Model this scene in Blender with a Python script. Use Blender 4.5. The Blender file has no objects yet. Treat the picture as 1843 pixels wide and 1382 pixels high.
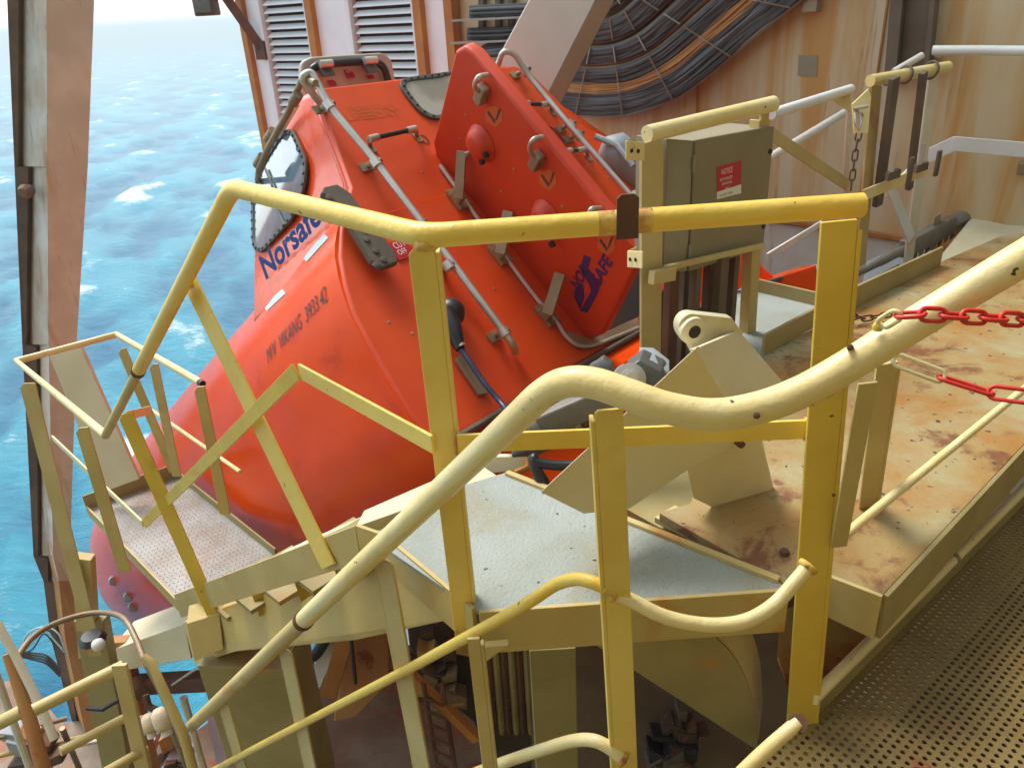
import bpy, bmesh, math, random
import numpy as np
from mathutils import Vector, Matrix
from mathutils.bvhtree import BVHTree
random.seed(4)
rng = np.random.default_rng(7)
scene = bpy.context.scene
COL = scene.collection

# ------------------------------------------------------------------ camera
F, CX, CY = 1400.0, 921.5, 691.0
PITCH, ROLL = math.radians(25.8), math.radians(3.3)
EYE = np.array([0.0, 0.0, 1.65])
_f = np.array([0, math.cos(PITCH), -math.sin(PITCH)])
_u0 = np.array([0, math.sin(PITCH), math.cos(PITCH)])
_r0 = np.array([1.0, 0, 0])
_r = _r0 * math.cos(ROLL) - _u0 * math.sin(ROLL)
_u = _u0 * math.cos(ROLL) + _r0 * math.sin(ROLL)
cd = bpy.data.cameras.new('camera')
cam = bpy.data.objects.new('camera', cd)
COL.objects.link(cam)
cd.sensor_width = 36.0
cd.lens = F / 1843.0 * 36.0
cd.clip_start = 0.05
cd.clip_end = 30000
cam.matrix_world = Matrix(((_r[0], _u[0], -_f[0], EYE[0]), (_r[1], _u[1], -_f[1], EYE[1]),
                           (_r[2], _u[2], -_f[2], EYE[2]), (0, 0, 0, 1)))
scene.camera = cam

# ------------------------------------------------------------------ sky, sun, exposure
SUN_EL, SUN_AZ = 56.0, -38.0       # azimuth measured from +Y towards +X
world = bpy.data.worlds.new('World')
scene.world = world
world.use_nodes = True
wn = world.node_tree.nodes
wl = world.node_tree.links
bg = wn['Background']
sky = wn.new('ShaderNodeTexSky')
sky.sky_type = 'NISHITA'
sky.sun_disc = False
sky.sun_elevation = math.radians(SUN_EL)
sky.sun_rotation = math.radians(SUN_AZ)
sky.air_density = 1.0
sky.dust_density = 1.5
sky.ozone_density = 0.6
bg.inputs['Strength'].default_value = 0.15
hs = wn.new('ShaderNodeHueSaturation')      # thin overcast: the blue is washed out
hs.inputs['Saturation'].default_value = .55
hs.inputs['Hue'].default_value = .465
hs.inputs['Value'].default_value = 1.0
wl.new(sky.outputs[0], hs.inputs['Color'])
wl.new(hs.outputs[0], bg.inputs['Color'])
sd = bpy.data.lights.new('sun', 'SUN')
sd.energy = 1.5
sd.angle = math.radians(22)
sd.color = (1.0, 0.97, 0.91)
sun = bpy.data.objects.new('sun', sd)
COL.objects.link(sun)
_el, _az = math.radians(SUN_EL), math.radians(SUN_AZ)
sdir = Vector((math.sin(_az) * math.cos(_el), math.cos(_az) * math.cos(_el), math.sin(_el)))
sun.rotation_euler = sdir.to_track_quat('Z', 'Y').to_euler()
scene.view_settings.view_transform = 'Standard'
scene.view_settings.look = 'None'
scene.view_settings.exposure = 1.15
scene.view_settings.gamma = 1.0
scene.view_settings.use_curve_mapping = False
scene.cycles.use_denoising = True
scene.cycles.max_bounces = 6

# ------------------------------------------------------------------ measuring helpers (photo pixel -> point of the place)
def V(*a): return np.array(a, dtype=float)
def unit(a): a = np.array(a, float); return a / np.linalg.norm(a)
def ray(x, y): return _f + _r * (x - CX) / F - _u * (y - CY) / F
def dep(x, y, d): return EYE + ray(x, y) * d
def atz(x, y, z): q = ray(x, y); return EYE + q * ((z - EYE[2]) / q[2])
def aty(x, y, Y): q = ray(x, y); return EYE + q * (Y / q[1])
def onp(x, y, pl):
    q = ray(x, y); P0, N = pl
    return EYE + q * (np.dot(P0 - EYE, N) / np.dot(q, N))
def proj(p):
    d = p - EYE; z = d @ _f
    return np.array([CX + F * (d @ _r) / z, CY - F * (d @ _u) / z])
UP = V(0, 0, 1)
AX = unit(V(-.77, .64, 0))      # seaward, along the lifeboat
CR = unit(V(.64, .77, 0))       # across, towards the bulkhead
def vplane(p, q):
    n = np.cross(q - p, UP); return (p, unit(n))

# ------------------------------------------------------------------ mesh builder
RLOC = {}
class MB:
    def __init__(s): s.v = []; s.f = []
    def add(s, vs, fs):
        o = len(s.v); s.v += [tuple(map(float, p)) for p in vs]; s.f += [tuple(i + o for i in f) for f in fs]; return s
    def box(s, c, a, b, d):      # centre and three half vectors
        c = np.array(c, float); vs = [c + i * a + j * b + k * d for i in (-1, 1) for j in (-1, 1) for k in (-1, 1)]
        return s.add(vs, [(0, 1, 3, 2), (4, 6, 7, 5), (0, 4, 5, 1), (2, 3, 7, 6), (0, 2, 6, 4), (1, 5, 7, 3)])
    def prism(s, poly, vec):
        n = len(poly); poly = [np.array(p, float) for p in poly]; vec = np.array(vec, float)
        fs = [tuple(range(n)), tuple(range(2 * n - 1, n - 1, -1))]
        fs += [(i, i + n, (i + 1) % n + n, (i + 1) % n) for i in range(n)]
        return s.add(poly + [p + vec for p in poly], fs)
    def bar(s, p, q, w, t, wdir):   # rectangular bar p->q, width w along wdir, thickness t
        p = np.array(p, float); q = np.array(q, float); a = unit(q - p)
        wd = np.array(wdir, float); wd = unit(wd - a * (wd @ a)); td = np.cross(a, wd)
        return s.box((p + q) / 2, (q - p) / 2, wd * w / 2, td * t / 2)
    def tube(s, pts, r, n=14, closed=False, cap=True):
        pts = [np.array(p, float) for p in pts]; m = len(pts)
        rs = r if hasattr(r, '__len__') else [r] * m
        ref = None; rings = []
        for i, p in enumerate(pts):
            if closed: t = unit(pts[(i + 1) % m] - pts[i - 1])
            elif i == 0: t = unit(pts[1] - pts[0])
            elif i == m - 1: t = unit(pts[-1] - pts[-2])
            else:
                t = unit(pts[i + 1] - p) + unit(p - pts[i - 1]); t = unit(t)
            if ref is None:
                ref = UP if abs(t[2]) < .9 else V(1, 0, 0)
            x = unit(np.cross(t, ref)); y = np.cross(x, t); ref = y
            k = 1.0
            if not closed and 0 < i < m - 1:
                c = np.dot(unit(pts[i + 1] - p), unit(p - pts[i - 1])); k = 1 / math.sqrt(max(.3, (1 + c) / 2))
            ring = []
            for j in range(n):
                an = 2 * math.pi * j / n; off = x * math.cos(an) + y * math.sin(an)
                ring.append(p + off * rs[i])
            rings.append(ring)
        vs = [q for ring in rings for q in ring]; fs = []
        for i in range(m if closed else m - 1):
            a = i * n; b = ((i + 1) % m) * n
            for j in range(n): fs.append((a + j, a + (j + 1) % n, b + (j + 1) % n, b + j))
        if cap and not closed: fs += [tuple(range(n - 1, -1, -1)), tuple(range((m - 1) * n, m * n))]
        return s.add(vs, fs)
    def rev(s, base, axis, prof, n=24):   # lathe: prof = [(r, h)]
        axis = unit(axis); ref = UP if abs(axis[2]) < .9 else V(1, 0, 0)
        x = unit(np.cross(axis, ref)); y = np.cross(axis, x); vs = []; fs = []
        for r_, h in prof:
            for j in range(n):
                an = 2 * math.pi * j / n; vs.append(base + axis * h + (x * math.cos(an) + y * math.sin(an)) * r_)
        for i in range(len(prof) - 1):
            for j in range(n): fs.append((i * n + j, i * n + (j + 1) % n, (i + 1) * n + (j + 1) % n, (i + 1) * n + j))
        fs += [tuple(range(n - 1, -1, -1)), tuple(range((len(prof) - 1) * n, len(prof) * n))]
        return s.add(vs, fs)
    def build(s, name, mat, parent=None, bevel=0, smooth=None, seg=2):
        me = bpy.data.meshes.new(name)
        off = V(0, 0, 0)
        if parent is not None: off = RLOC[parent.name]
        me.from_pydata([(a - off[0], b - off[1], c - off[2]) for a, b, c in s.v], [], s.f)
        me.update()
        bm = bmesh.new(); bm.from_mesh(me); bmesh.ops.recalc_face_normals(bm, faces=bm.faces); bm.to_mesh(me); bm.free()
        me.materials.append(mat)
        if smooth:
            me.polygons.foreach_set('use_smooth', [True] * len(me.polygons))
            if smooth != 'all':
                me.set_sharp_from_angle(angle=math.radians(smooth if smooth is not True else 40))
        o = bpy.data.objects.new(name, me); COL.objects.link(o)
        if parent is not None: o.parent = parent
        RLOC[o.name] = off
        if bevel:
            m = o.modifiers.new('bevel', 'BEVEL'); m.width = bevel; m.segments = seg; m.limit_method = 'ANGLE'; m.angle_limit = math.radians(35)
            if not smooth:
                me.polygons.foreach_set('use_smooth', [True] * len(me.polygons)); m.harden_normals = True
        return o
def tag(o, label=None, cat=None, group=None, kind=None):
    if label: o['label'] = label
    if cat: o['category'] = cat
    if group: o['group'] = group
    if kind: o['kind'] = kind
    return o
def thing(name, label, cat, loc, group=None):
    o = bpy.data.objects.new(name, None); COL.objects.link(o); o.location = tuple(map(float, loc)); o.empty_display_size = .1
    RLOC[o.name] = np.array(loc, float)
    return tag(o, label, cat, group)
def own(o):     # a thing that is one mesh: move its origin to the middle of its base
    me = o.data; n = len(me.vertices); co = np.empty(n * 3); me.vertices.foreach_get('co', co); co = co.reshape(-1, 3)
    c = V((co[:, 0].min() + co[:, 0].max()) / 2, (co[:, 1].min() + co[:, 1].max()) / 2, co[:, 2].min())
    me.vertices.foreach_set('co', (co - c).ravel()); o.location = tuple(c); RLOC[o.name] = c; me.update(); return o
def fillet(pts, r, n=8):
    pts = [np.array(p, float) for p in pts]; out = [pts[0]]
    for i in range(1, len(pts) - 1):
        a, b, c = pts[i - 1], pts[i], pts[i + 1]; ra = min(r, np.linalg.norm(a - b) * .45, np.linalg.norm(c - b) * .45)
        p0 = b + unit(a - b) * ra; p1 = b + unit(c - b) * ra
        for k in range(n + 1):
            t = k / n; out.append(p0 * (1 - t) ** 2 + 2 * b * t * (1 - t) + p1 * t * t)
    out.append(pts[-1]); return out
def spline(pts, n=8):
    P = [np.array(p, float) for p in pts]; P = [2 * P[0] - P[1]] + P + [2 * P[-1] - P[-2]]; out = []
    for i in range(1, len(P) - 2):
        for k in range(n):
            t = k / n; a, b, c, d = P[i - 1], P[i], P[i + 1], P[i + 2]
            out.append(.5 * (2 * b + (c - a) * t + (2 * a - 5 * b + 4 * c - d) * t * t + (3 * b - a - 3 * c + d) * t ** 3))
    out.append(P[-2]); return out

# ------------------------------------------------------------------ materials
def newmat(name):
    m = bpy.data.materials.new(name); m.use_nodes = True
    return m, m.node_tree.nodes, m.node_tree.links, m.node_tree.nodes['Principled BSDF']
def noise(N, L, src, scale, detail=4, rough=.6, stretch=None, dist=0):
    t = N.new('ShaderNodeTexNoise'); t.inputs['Scale'].default_value = scale; t.inputs['Detail'].default_value = detail
    t.inputs['Roughness'].default_value = rough; t.inputs['Distortion'].default_value = dist
    if stretch:
        mp = N.new('ShaderNodeMapping'); mp.inputs['Scale'].default_value = stretch; L.new(src, mp.inputs[0]); L.new(mp.outputs[0], t.inputs['Vector'])
    else: L.new(src, t.inputs['Vector'])
    return t.outputs['Fac']
def ramp(N, L, src, a, b, smooth=True):
    t = N.new('ShaderNodeMapRange'); t.inputs['From Min'].default_value = a; t.inputs['From Max'].default_value = b
    if smooth: t.interpolation_type = 'SMOOTHSTEP'
    L.new(src, t.inputs['Value']); return t.outputs['Result']
def mixc(N, L, fac, c1, c2):
    t = N.new('ShaderNodeMix'); t.data_type = 'RGBA'
    if isinstance(fac, float): t.inputs[0].default_value = fac
    else: L.new(fac, t.inputs[0])
    for k, c in ((6, c1), (7, c2)):
        if isinstance(c, tuple): t.inputs[k].default_value = (*c, 1)
        else: L.new(c, t.inputs[k])
    return t.outputs[2]
def mul(N, L, a, b):
    t = N.new('ShaderNodeMath'); t.operation = 'MULTIPLY'; L.new(a, t.inputs[0])
    if isinstance(b, float): t.inputs[1].default_value = b
    else: L.new(b, t.inputs[1])
    return t.outputs[0]
def paint(name, c1, c2=None, rust=.1, rsc=5, rough=.45, bump=.15, bsc=60, rustc=(.20, .055, .012), stain=.0, stainc=(.5, .2, .04), streak=False, metal=0, chips=0.0, vscale=3, off=0.0, coat=0, soft=0.0, spec=.5, rsoft=0.0):
    m, N, L, B = newmat(name)
    B.inputs['Specular IOR Level'].default_value = spec
    tc = N.new('ShaderNodeTexCoord').outputs['Object']
    if off:
        mp = N.new('ShaderNodeMapping'); mp.inputs['Location'].default_value = (off, off * .7, off * 1.3); L.new(tc, mp.inputs[0]); tc = mp.outputs[0]
    c2 = c2 or tuple(x * .8 for x in c1)
    col = mixc(N, L, ramp(N, L, noise(N, L, tc, vscale, 5), .35, .65), c1, c2)
    r_out = None
    if stain:
        s = noise(N, L, tc, 2.2 if streak else 3.5, 6, .6, (2.2, 2.2, .22) if streak else None, .4)
        col = mixc(N, L, ramp(N, L, s, .62 - stain * .3 - soft, .78 - stain * .22 + soft), col, stainc)
    if streak:
        s2 = noise(N, L, tc, 7.0, 5, .7, (1.6, 1.6, .10), .2)
        col = mixc(N, L, mul(N, L, ramp(N, L, s2, .60, .70), .75), col, tuple(x * .75 for x in stainc))
    if rust:
        s = noise(N, L, tc, rsc, 8, .68, None, .3)
        fac = ramp(N, L, s, .70 - rust * .25 - rsoft * .4, .74 - rust * .2 + rsoft)
        col = mixc(N, L, fac, col, mixc(N, L, noise(N, L, tc, rsc * 6, 3), rustc, tuple(x * 1.9 for x in rustc)))
    if chips:
        s = noise(N, L, tc, 38, 3, .5)
        col = mixc(N, L, ramp(N, L, s, .77 - chips * .1, .79 - chips * .1), col, (.07, .04, .025))
    L.new(col, B.inputs['Base Color'])
    B.inputs['Metallic'].default_value = metal
    rr = N.new('ShaderNodeMapRange'); rr.inputs['To Min'].default_value = max(.03, rough - .1); rr.inputs['To Max'].default_value = min(1, rough + .18)
    L.new(noise(N, L, tc, 9, 5), rr.inputs['Value']); L.new(rr.outputs[0], B.inputs['Roughness'])
    if coat: B.inputs['Coat Weight'].default_value = coat; B.inputs['Coat Roughness'].default_value = .08
    if bump:
        bp = N.new('ShaderNodeBump'); bp.inputs['Strength'].default_value = bump; bp.inputs['Distance'].default_value = .004
        L.new(noise(N, L, tc, bsc, 4), bp.inputs['Height']); L.new(bp.outputs[0], B.inputs['Normal'])
    return m
M = {}
M['yellow'] = paint('yellow_handrail_paint', (.84, .62, .12), (.78, .52, .075), rust=.13, rsc=11, rough=.36, bump=.8, bsc=26, chips=.4, stain=.12, stainc=(.60, .42, .10))
M['yellow_post'] = paint('deep_yellow_post_paint', (.74, .53, .075), (.66, .44, .045), rust=.18, rsc=6, rough=.45, bump=.5, bsc=30, stain=.2, stainc=(.5, .28, .04), chips=.3)
M['lemon_post'] = paint('pale_lemon_post_paint', (.78, .60, .16), (.70, .50, .10), rust=.16, rsc=6, rough=.45, bump=.5, bsc=30, stain=.15, stainc=(.5, .32, .06), chips=.3)
M['cream_rail'] = paint('cream_handrail_paint', (.82, .70, .37), (.77, .61, .25), rust=.13, rsc=11, rough=.36, bump=.8, bsc=26, chips=.45, stain=.14, stainc=(.60, .45, .16))
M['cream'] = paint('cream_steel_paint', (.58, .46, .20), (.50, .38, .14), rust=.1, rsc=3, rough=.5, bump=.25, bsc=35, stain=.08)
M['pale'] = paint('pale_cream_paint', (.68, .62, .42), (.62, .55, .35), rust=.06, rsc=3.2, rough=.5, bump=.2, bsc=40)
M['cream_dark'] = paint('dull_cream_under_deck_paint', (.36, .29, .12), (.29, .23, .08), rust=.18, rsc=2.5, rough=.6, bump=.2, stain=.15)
M['ochre'] = paint('ochre_stair_paint', (.55, .42, .15), (.48, .35, .11), rust=.1, rsc=3, rough=.5, bump=.25, bsc=35, stain=.1, stainc=(.5, .25, .05))
M['white'] = paint('white_paint', (.78, .80, .78), (.70, .72, .70), rust=.08, rsc=4, rough=.5, bump=.1)
M['white_cream'] = paint('off_white_paint', (.74, .70, .58), (.66, .60, .46), rust=.08, rsc=4, rough=.5, bump=.1, stain=.1)
M['deckgrey'] = paint('grey_nonslip_deck_paint', (.34, .37, .34), (.29, .32, .28), rust=.16, rsc=9, rough=.7, bump=1.0, bsc=110, stain=.34, soft=.03, stainc=(.30, .27, .17), chips=.55)
M['deckrust'] = paint('rusty_cream_deck_paint', (.36, .33, .18), (.35, .27, .11), rust=.68, rsc=4.6, rsoft=.03, rough=.6, bump=.6, bsc=60, stain=.80, soft=.07, stainc=(.34, .16, .03), rustc=(.13, .05, .018), off=3.1, chips=.9)
M['deckrust2'] = paint('orange_rusted_plate_paint', (.50, .36, .10), (.46, .27, .06), rust=.45, rsc=4, rough=.6, bump=.4, stain=.5, stainc=(.45, .18, .03))
M['grating'] = paint('punched_grating_paint', (.26, .18, .055), (.19, .125, .034), rust=.3, rsc=1.8, rough=.55, bump=.3, stain=.3, stainc=(.26, .12, .03))
M['wall'] = paint('rust_streaked_bulkhead_paint', (.64, .55, .36), (.60, .47, .27), rust=.04, rsc=2.4, rough=.6, bump=.2, bsc=6, stain=.62, soft=.08, stainc=(.56, .29, .07), streak=True, vscale=.8)
M['wall_pale'] = paint('pale_bulkhead_paint', (.66, .64, .58), (.62, .56, .45), rust=.06, rsc=3, rough=.6, stain=.3, stainc=(.62, .40, .18), streak=True)
M['louvre_white'] = paint('white_louvre_paint', (.84, .85, .84), (.78, .80, .80), rust=.03, rsc=3, rough=.5, bump=.05)
M['rustedge'] = paint('orange_rusted_edge', (.48, .20, .03), (.38, .14, .03), rust=.3, rsc=4, rough=.7, bump=.3)
M['rust'] = paint('brown_rusted_steel', (.16, .07, .035), (.10, .045, .028), rust=.3, rsc=14, rough=.8, bump=.7, bsc=90)
M['column'] = paint('weathered_buff_column_paint', (.68, .53, .40), (.56, .43, .32), rust=.06, rsc=1.4, rough=.6, bump=.2, stain=.25, stainc=(.50, .22, .04), streak=True)
M['column_side'] = paint('weathered_white_column_paint', (.60, .56, .50), (.46, .36, .26), rust=.32, rsc=1.2, rough=.6, bump=.3, stain=.42, stainc=(.34, .17, .07), streak=True)
M['column_edge'] = paint('dark_rusted_column_flange', (.20, .13, .09), (.12, .08, .06), rust=.3, rsc=3, rough=.8, bump=.5)
M['column_low'] = paint('orange_rusted_column_paint', (.50, .25, .08), (.44, .18, .06), rust=.4, rsc=2.5, rough=.7, bump=.4, stain=.3)
M['orange'] = paint('orange_boat_gelcoat', (.82, .078, .002), (.77, .064, .002), rust=0, rough=.18, bump=.05, bsc=7, coat=.0, spec=.18, stain=.12, stainc=(.62, .05, .004))
M['orange_gloss'] = paint('orange_boat_cabin_gelcoat', (.76, .07, .004), (.70, .055, .004), rust=0, rough=.22, bump=.05, bsc=7, coat=.45)
M['orange_dull'] = paint('orange_boat_stern_gelcoat', (.70, .068, .002), (.64, .052, .002), rust=0, rough=.45, bump=.04, bsc=10, coat=.0)
M['orange_red'] = paint('red_orange_door_gelcoat', (.62, .044, .002), (.56, .036, .002), rust=0, rough=.45, bump=.04, bsc=10, coat=.0)
M['steel'] = paint('stainless_tube_steel', (.60, .57, .52), (.48, .44, .38), rust=.12, rsc=14, rough=.38, bump=.1, metal=.65, rustc=(.22, .12, .06))
M['bracket'] = paint('tarnished_bracket_steel', (.36, .29, .19), (.26, .18, .11), rust=.4, rsc=14, rough=.5, bump=.3, metal=.4, rustc=(.22, .09, .03))
M['darksteel'] = paint('dark_grey_machined_steel', (.15, .15, .14), (.10, .10, .09), rust=.08, rsc=8, rough=.45, bump=.15, metal=.4)
M['gunmetal'] = paint('grey_brown_tensioner_paint', (.20, .18, .15), (.14, .12, .095), rust=.1, rsc=5, rough=.45, bump=.3)
M['bluegrey'] = paint('blue_grey_winch_paint', (.35, .39, .41), (.28, .32, .34), rust=.1, rsc=5, rough=.5)
M['black'] = paint('black_rubber', (.022, .022, .026), (.014, .014, .018), rust=0, rough=.35, bump=.15)
M['rubber'] = paint('grey_brown_rubber', (.13, .105, .075), (.09, .07, .05), rust=.1, rsc=9, rough=.7, bump=.4)
M['seal'] = paint('dark_window_seal', (.10, .10, .085), (.07, .07, .06), rust=0, rough=.6, bump=.3)
M['cab_front'] = paint('olive_grey_cabinet_paint', (.255, .215, .125), (.22, .185, .10), rust=.03, rsc=5, rough=.5, bump=.12)
M['cab_side'] = paint('grey_cabinet_paint', (.30, .265, .18), (.26, .23, .15), rust=.03, rsc=5, rough=.5, bump=.12)
M['conduit'] = paint('brown_cable_sheath', (.15, .11, .07), (.10, .07, .045), rust=.1, rsc=8, rough=.6)
M['cable_grey'] = paint('grey_cable_sheath', (.085, .075, .068), (.055, .05, .046), rust=0, rough=.5, bump=.1)
M['cable_brown'] = paint('brown_black_cable_sheath', (.07, .05, .04), (.045, .033, .028), rust=0, rough=.6, bump=.1)
M['cable_blue'] = paint('blue_grey_cable_sheath', (.10, .115, .125), (.08, .09, .10), rust=0, rough=.45, bump=.1)
M['cable_orange'] = paint('tan_orange_cable_sheath', (.50, .24, .07), (.40, .18, .05), rust=0, rough=.6, bump=.1)
M['tray'] = paint('dirty_cable_tray_steel', (.27, .17, .09), (.18, .11, .06), rust=.3, rsc=5, rough=.7, bump=.3)
M['traybed'] = paint('dark_brown_backplate', (.17, .10, .05), (.11, .07, .04), rust=.2, rsc=5, rough=.7)
M['tray_side'] = paint('galvanised_tray_edge', (.36, .33, .28), (.28, .24, .19), rust=.15, rsc=6, rough=.5, metal=.2)
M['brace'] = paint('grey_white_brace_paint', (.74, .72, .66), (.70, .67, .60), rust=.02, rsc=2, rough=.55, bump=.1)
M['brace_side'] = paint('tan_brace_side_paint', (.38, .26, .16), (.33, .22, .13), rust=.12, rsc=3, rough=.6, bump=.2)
M['red'] = paint('red_label_print', (.55, .02, .03), (.45, .015, .03), rust=0, rough=.4, bump=0)
M['plastic_red'] = paint('red_chain_plastic', (.72, .035, .02), (.62, .03, .02), rust=0, rough=.35, bump=.05)
M['plastic_white'] = paint('cream_chain_plastic', (.80, .70, .38), (.72, .60, .28), rust=0, rough=.35, bump=.05)
M['print_white'] = paint('white_print', (.8, .78, .74), (.75, .73, .7), rust=0, rough=.5, bump=0)
M['print_blue'] = paint('blue_lettering', (.015, .06, .30), (.012, .05, .26), rust=0, rough=.4, bump=0)
M['print_purple'] = paint('purple_logo_print', (.045, .012, .11), (.06, .015, .10), rust=0, rough=.45, bump=0)
M['print_dark'] = paint('worn_black_lettering', (.05, .02, .03), (.12, .03, .03), rust=0, rough=.5, bump=0)
M['print_amber'] = paint('amber_pictogram_print', (.62, .12, .008), (.55, .10, .01), rust=0, rough=.5, bump=0)
M['tape'] = paint('pale_reflective_tape', (.50, .62, .62), (.42, .54, .55), rust=0, rough=.4, bump=.05)
M['hatchpale'] = paint('pale_hatch_lid_gelcoat', (.52, .46, .38), (.45, .39, .31), rust=.06, rsc=5, rough=.5)
M['dark'] = paint('opening_shade_black', (.02, .012, .01), (.03, .015, .01), rust=0, rough=.8)  # near-black colour stands in for the shade inside holes and openings
M['lowdeck'] = paint('patchy_shade_dark_deck_paint', (.26, .21, .15), (.20, .12, .07), rust=.6, rsc=1.6, rough=.7, bump=.4, stain=.4, stainc=(.32, .11, .05), rustc=(.20, .06, .035))  # base darkened, carries the shade of the enclosed lower level
M['lowdark'] = paint('shade_dark_machinery_paint', (.085, .05, .028), (.05, .03, .02), rust=.4, rsc=4, rough=.7, bump=.5, rustc=(.18, .06, .015))  # very dark base, shade under the landing is put into the colour
M['lilac'] = paint('sun_bleached_lilac_tarpaulin', (.46, .38, .52), (.52, .40, .46), rust=0, rough=.7, bump=.3, bsc=12)
M['float'] = paint('cream_roller_float', (.74, .62, .44), (.66, .48, .30), rust=.1, rsc=6, rough=.45)
M['railstain'] = paint('rust_stained_rail_paint', (.74, .50, .10), (.45, .19, .03), rust=.5, rsc=22, rough=.5, bump=.6, bsc=40, vscale=18)
def glassmat(name, c, rough=.06, tr=0.0):
    m, N, L, B = newmat(name); B.inputs['Base Color'].default_value = (*c, 1); B.inputs['Roughness'].default_value = rough
    B.inputs['IOR'].default_value = 1.6; B.inputs['Coat Weight'].default_value = 1; B.inputs['Coat Roughness'].default_value = .04
    tc = N.new('ShaderNodeTexCoord').outputs['Object']
    L.new(mixc(N, L, ramp(N, L, noise(N, L, tc, 2.5, 3), .4, .6), c, tuple(x * .6 for x in c)), B.inputs['Base Color'])
    return m
M['glass'] = glassmat('tinted_side_window', (.16, .25, .32))
M['glass_stern'] = glassmat('stern_window_acrylic', (.42, .41, .36), .12)

# sea
def seamat():
    m, N, L, B = newmat('wind_blown_sea_water')
    g = N.new('ShaderNodeNewGeometry').outputs['Position']
    att = N.new('ShaderNodeAttribute'); att.attribute_name = 'foam'
    h = N.new('ShaderNodeAttribute'); h.attribute_name = 'crest'
    water = mixc(N, L, ramp(N, L, h.outputs['Fac'], .2, .9), (.014, .185, .33), (.045, .38, .52))
    n1 = noise(N, L, g, 1.3, 9, .75, (1, 2.2, 1), .8); n2 = noise(N, L, g, .07, 8, .72, (1, 2.4, 1), 1.2)
    fo = N.new('ShaderNodeMath'); fo.operation = 'ADD'; L.new(att.outputs['Fac'], fo.inputs[0]); L.new(mul(N, L, n2, .55), fo.inputs[1])
    fo2 = N.new('ShaderNodeMath'); fo2.operation = 'ADD'; L.new(fo.outputs[0], fo2.inputs[0]); L.new(mul(N, L, n1, .55), fo2.inputs[1])
    fac = ramp(N, L, fo2.outputs[0], .70, .90)
    L.new(mixc(N, L, fac, water, (.78, .84, .86)), B.inputs['Base Color'])
    rr = N.new('ShaderNodeMapRange'); rr.inputs['To Min'].default_value = .22; rr.inputs['To Max'].default_value = .8
    L.new(fac, rr.inputs['Value']); L.new(rr.outputs[0], B.inputs['Roughness'])
    B.inputs['IOR'].default_value = 1.33
    bp = N.new('ShaderNodeBump'); bp.inputs['Strength'].default_value = 1.0; bp.inputs['Distance'].default_value = .75
    L.new(noise(N, L, g, .55, 10, .72, (1, 2.2, 1), .3), bp.inputs['Height']); L.new(bp.outputs[0], B.inputs['Normal'])
    return m
M['sea'] = seamat()

# ------------------------------------------------------------------ sea surface
SEA_Z = -24.0
def build_sea():
    nr, na = 520, 420
    r = 12 * (6000 / 12) ** (np.linspace(0, 1, nr))
    an = np.linspace(-math.radians(75), math.radians(100), na)   # 0 = +Y, positive towards -X
    R, A_ = np.meshgrid(r, an, indexing='ij')
    X = -R * np.sin(A_); Y = R * np.cos(A_); Zs = np.zeros_like(X)
    wd = math.radians(205)
    for k in range(70):
        lam = 1.6 * 2 ** (rng.uniform(0, 4.6)); amp = .0060 * lam ** .95 * rng.uniform(.5, 1.2)
        th = wd + rng.normal(0, .55); kx, ky = math.cos(th) * 2 * math.pi / lam, math.sin(th) * 2 * math.pi / lam
        ph = rng.uniform(0, 6.28); fade = np.clip(1.3 - R * .011 / lam, 0, 1)
        s = np.sin(kx * X + ky * Y + ph); Zs += amp * fade * (1 - 2 * np.abs(s) ** 1.25 + .3 if k % 2 else s)
    hh = (Zs - Zs.mean()) / (Zs.std() + 1e-6)
    foam = np.clip((hh - 1.2) * .22, 0, .42)
    crest = np.clip(hh * .25 + .5, 0, 1)
    co = np.stack([X, Y, Zs + SEA_Z], -1).reshape(-1, 3)
    idx = np.arange(nr * na).reshape(nr, na)
    q = np.stack([idx[:-1, :-1], idx[:-1, 1:], idx[1:, 1:], idx[1:, :-1]], -1).reshape(-1, 4)
    me = bpy.data.meshes.new('sea'); me.vertices.add(len(co)); me.vertices.foreach_set('co', co.ravel())
    me.loops.add(q.size); me.loops.foreach_set('vertex_index', q.ravel()); me.polygons.add(len(q))
    me.polygons.foreach_set('loop_start', np.arange(0, q.size, 4)); me.polygons.foreach_set('loop_total', np.full(len(q), 4))
    me.update(); me.validate()
    if me.polygons[0].normal.z < 0: me.flip_normals()
    for nm, arr in (('foam', foam), ('crest', crest)):
        a = me.attributes.new(nm, 'FLOAT', 'POINT'); a.data.foreach_set('value', arr.ravel().astype(np.float32))
    me.polygons.foreach_set('use_smooth', [True] * len(me.polygons)); me.materials.append(M['sea'])
    o = bpy.data.objects.new('sea', me); COL.objects.link(o); o['kind'] = 'structure'
build_sea()

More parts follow.
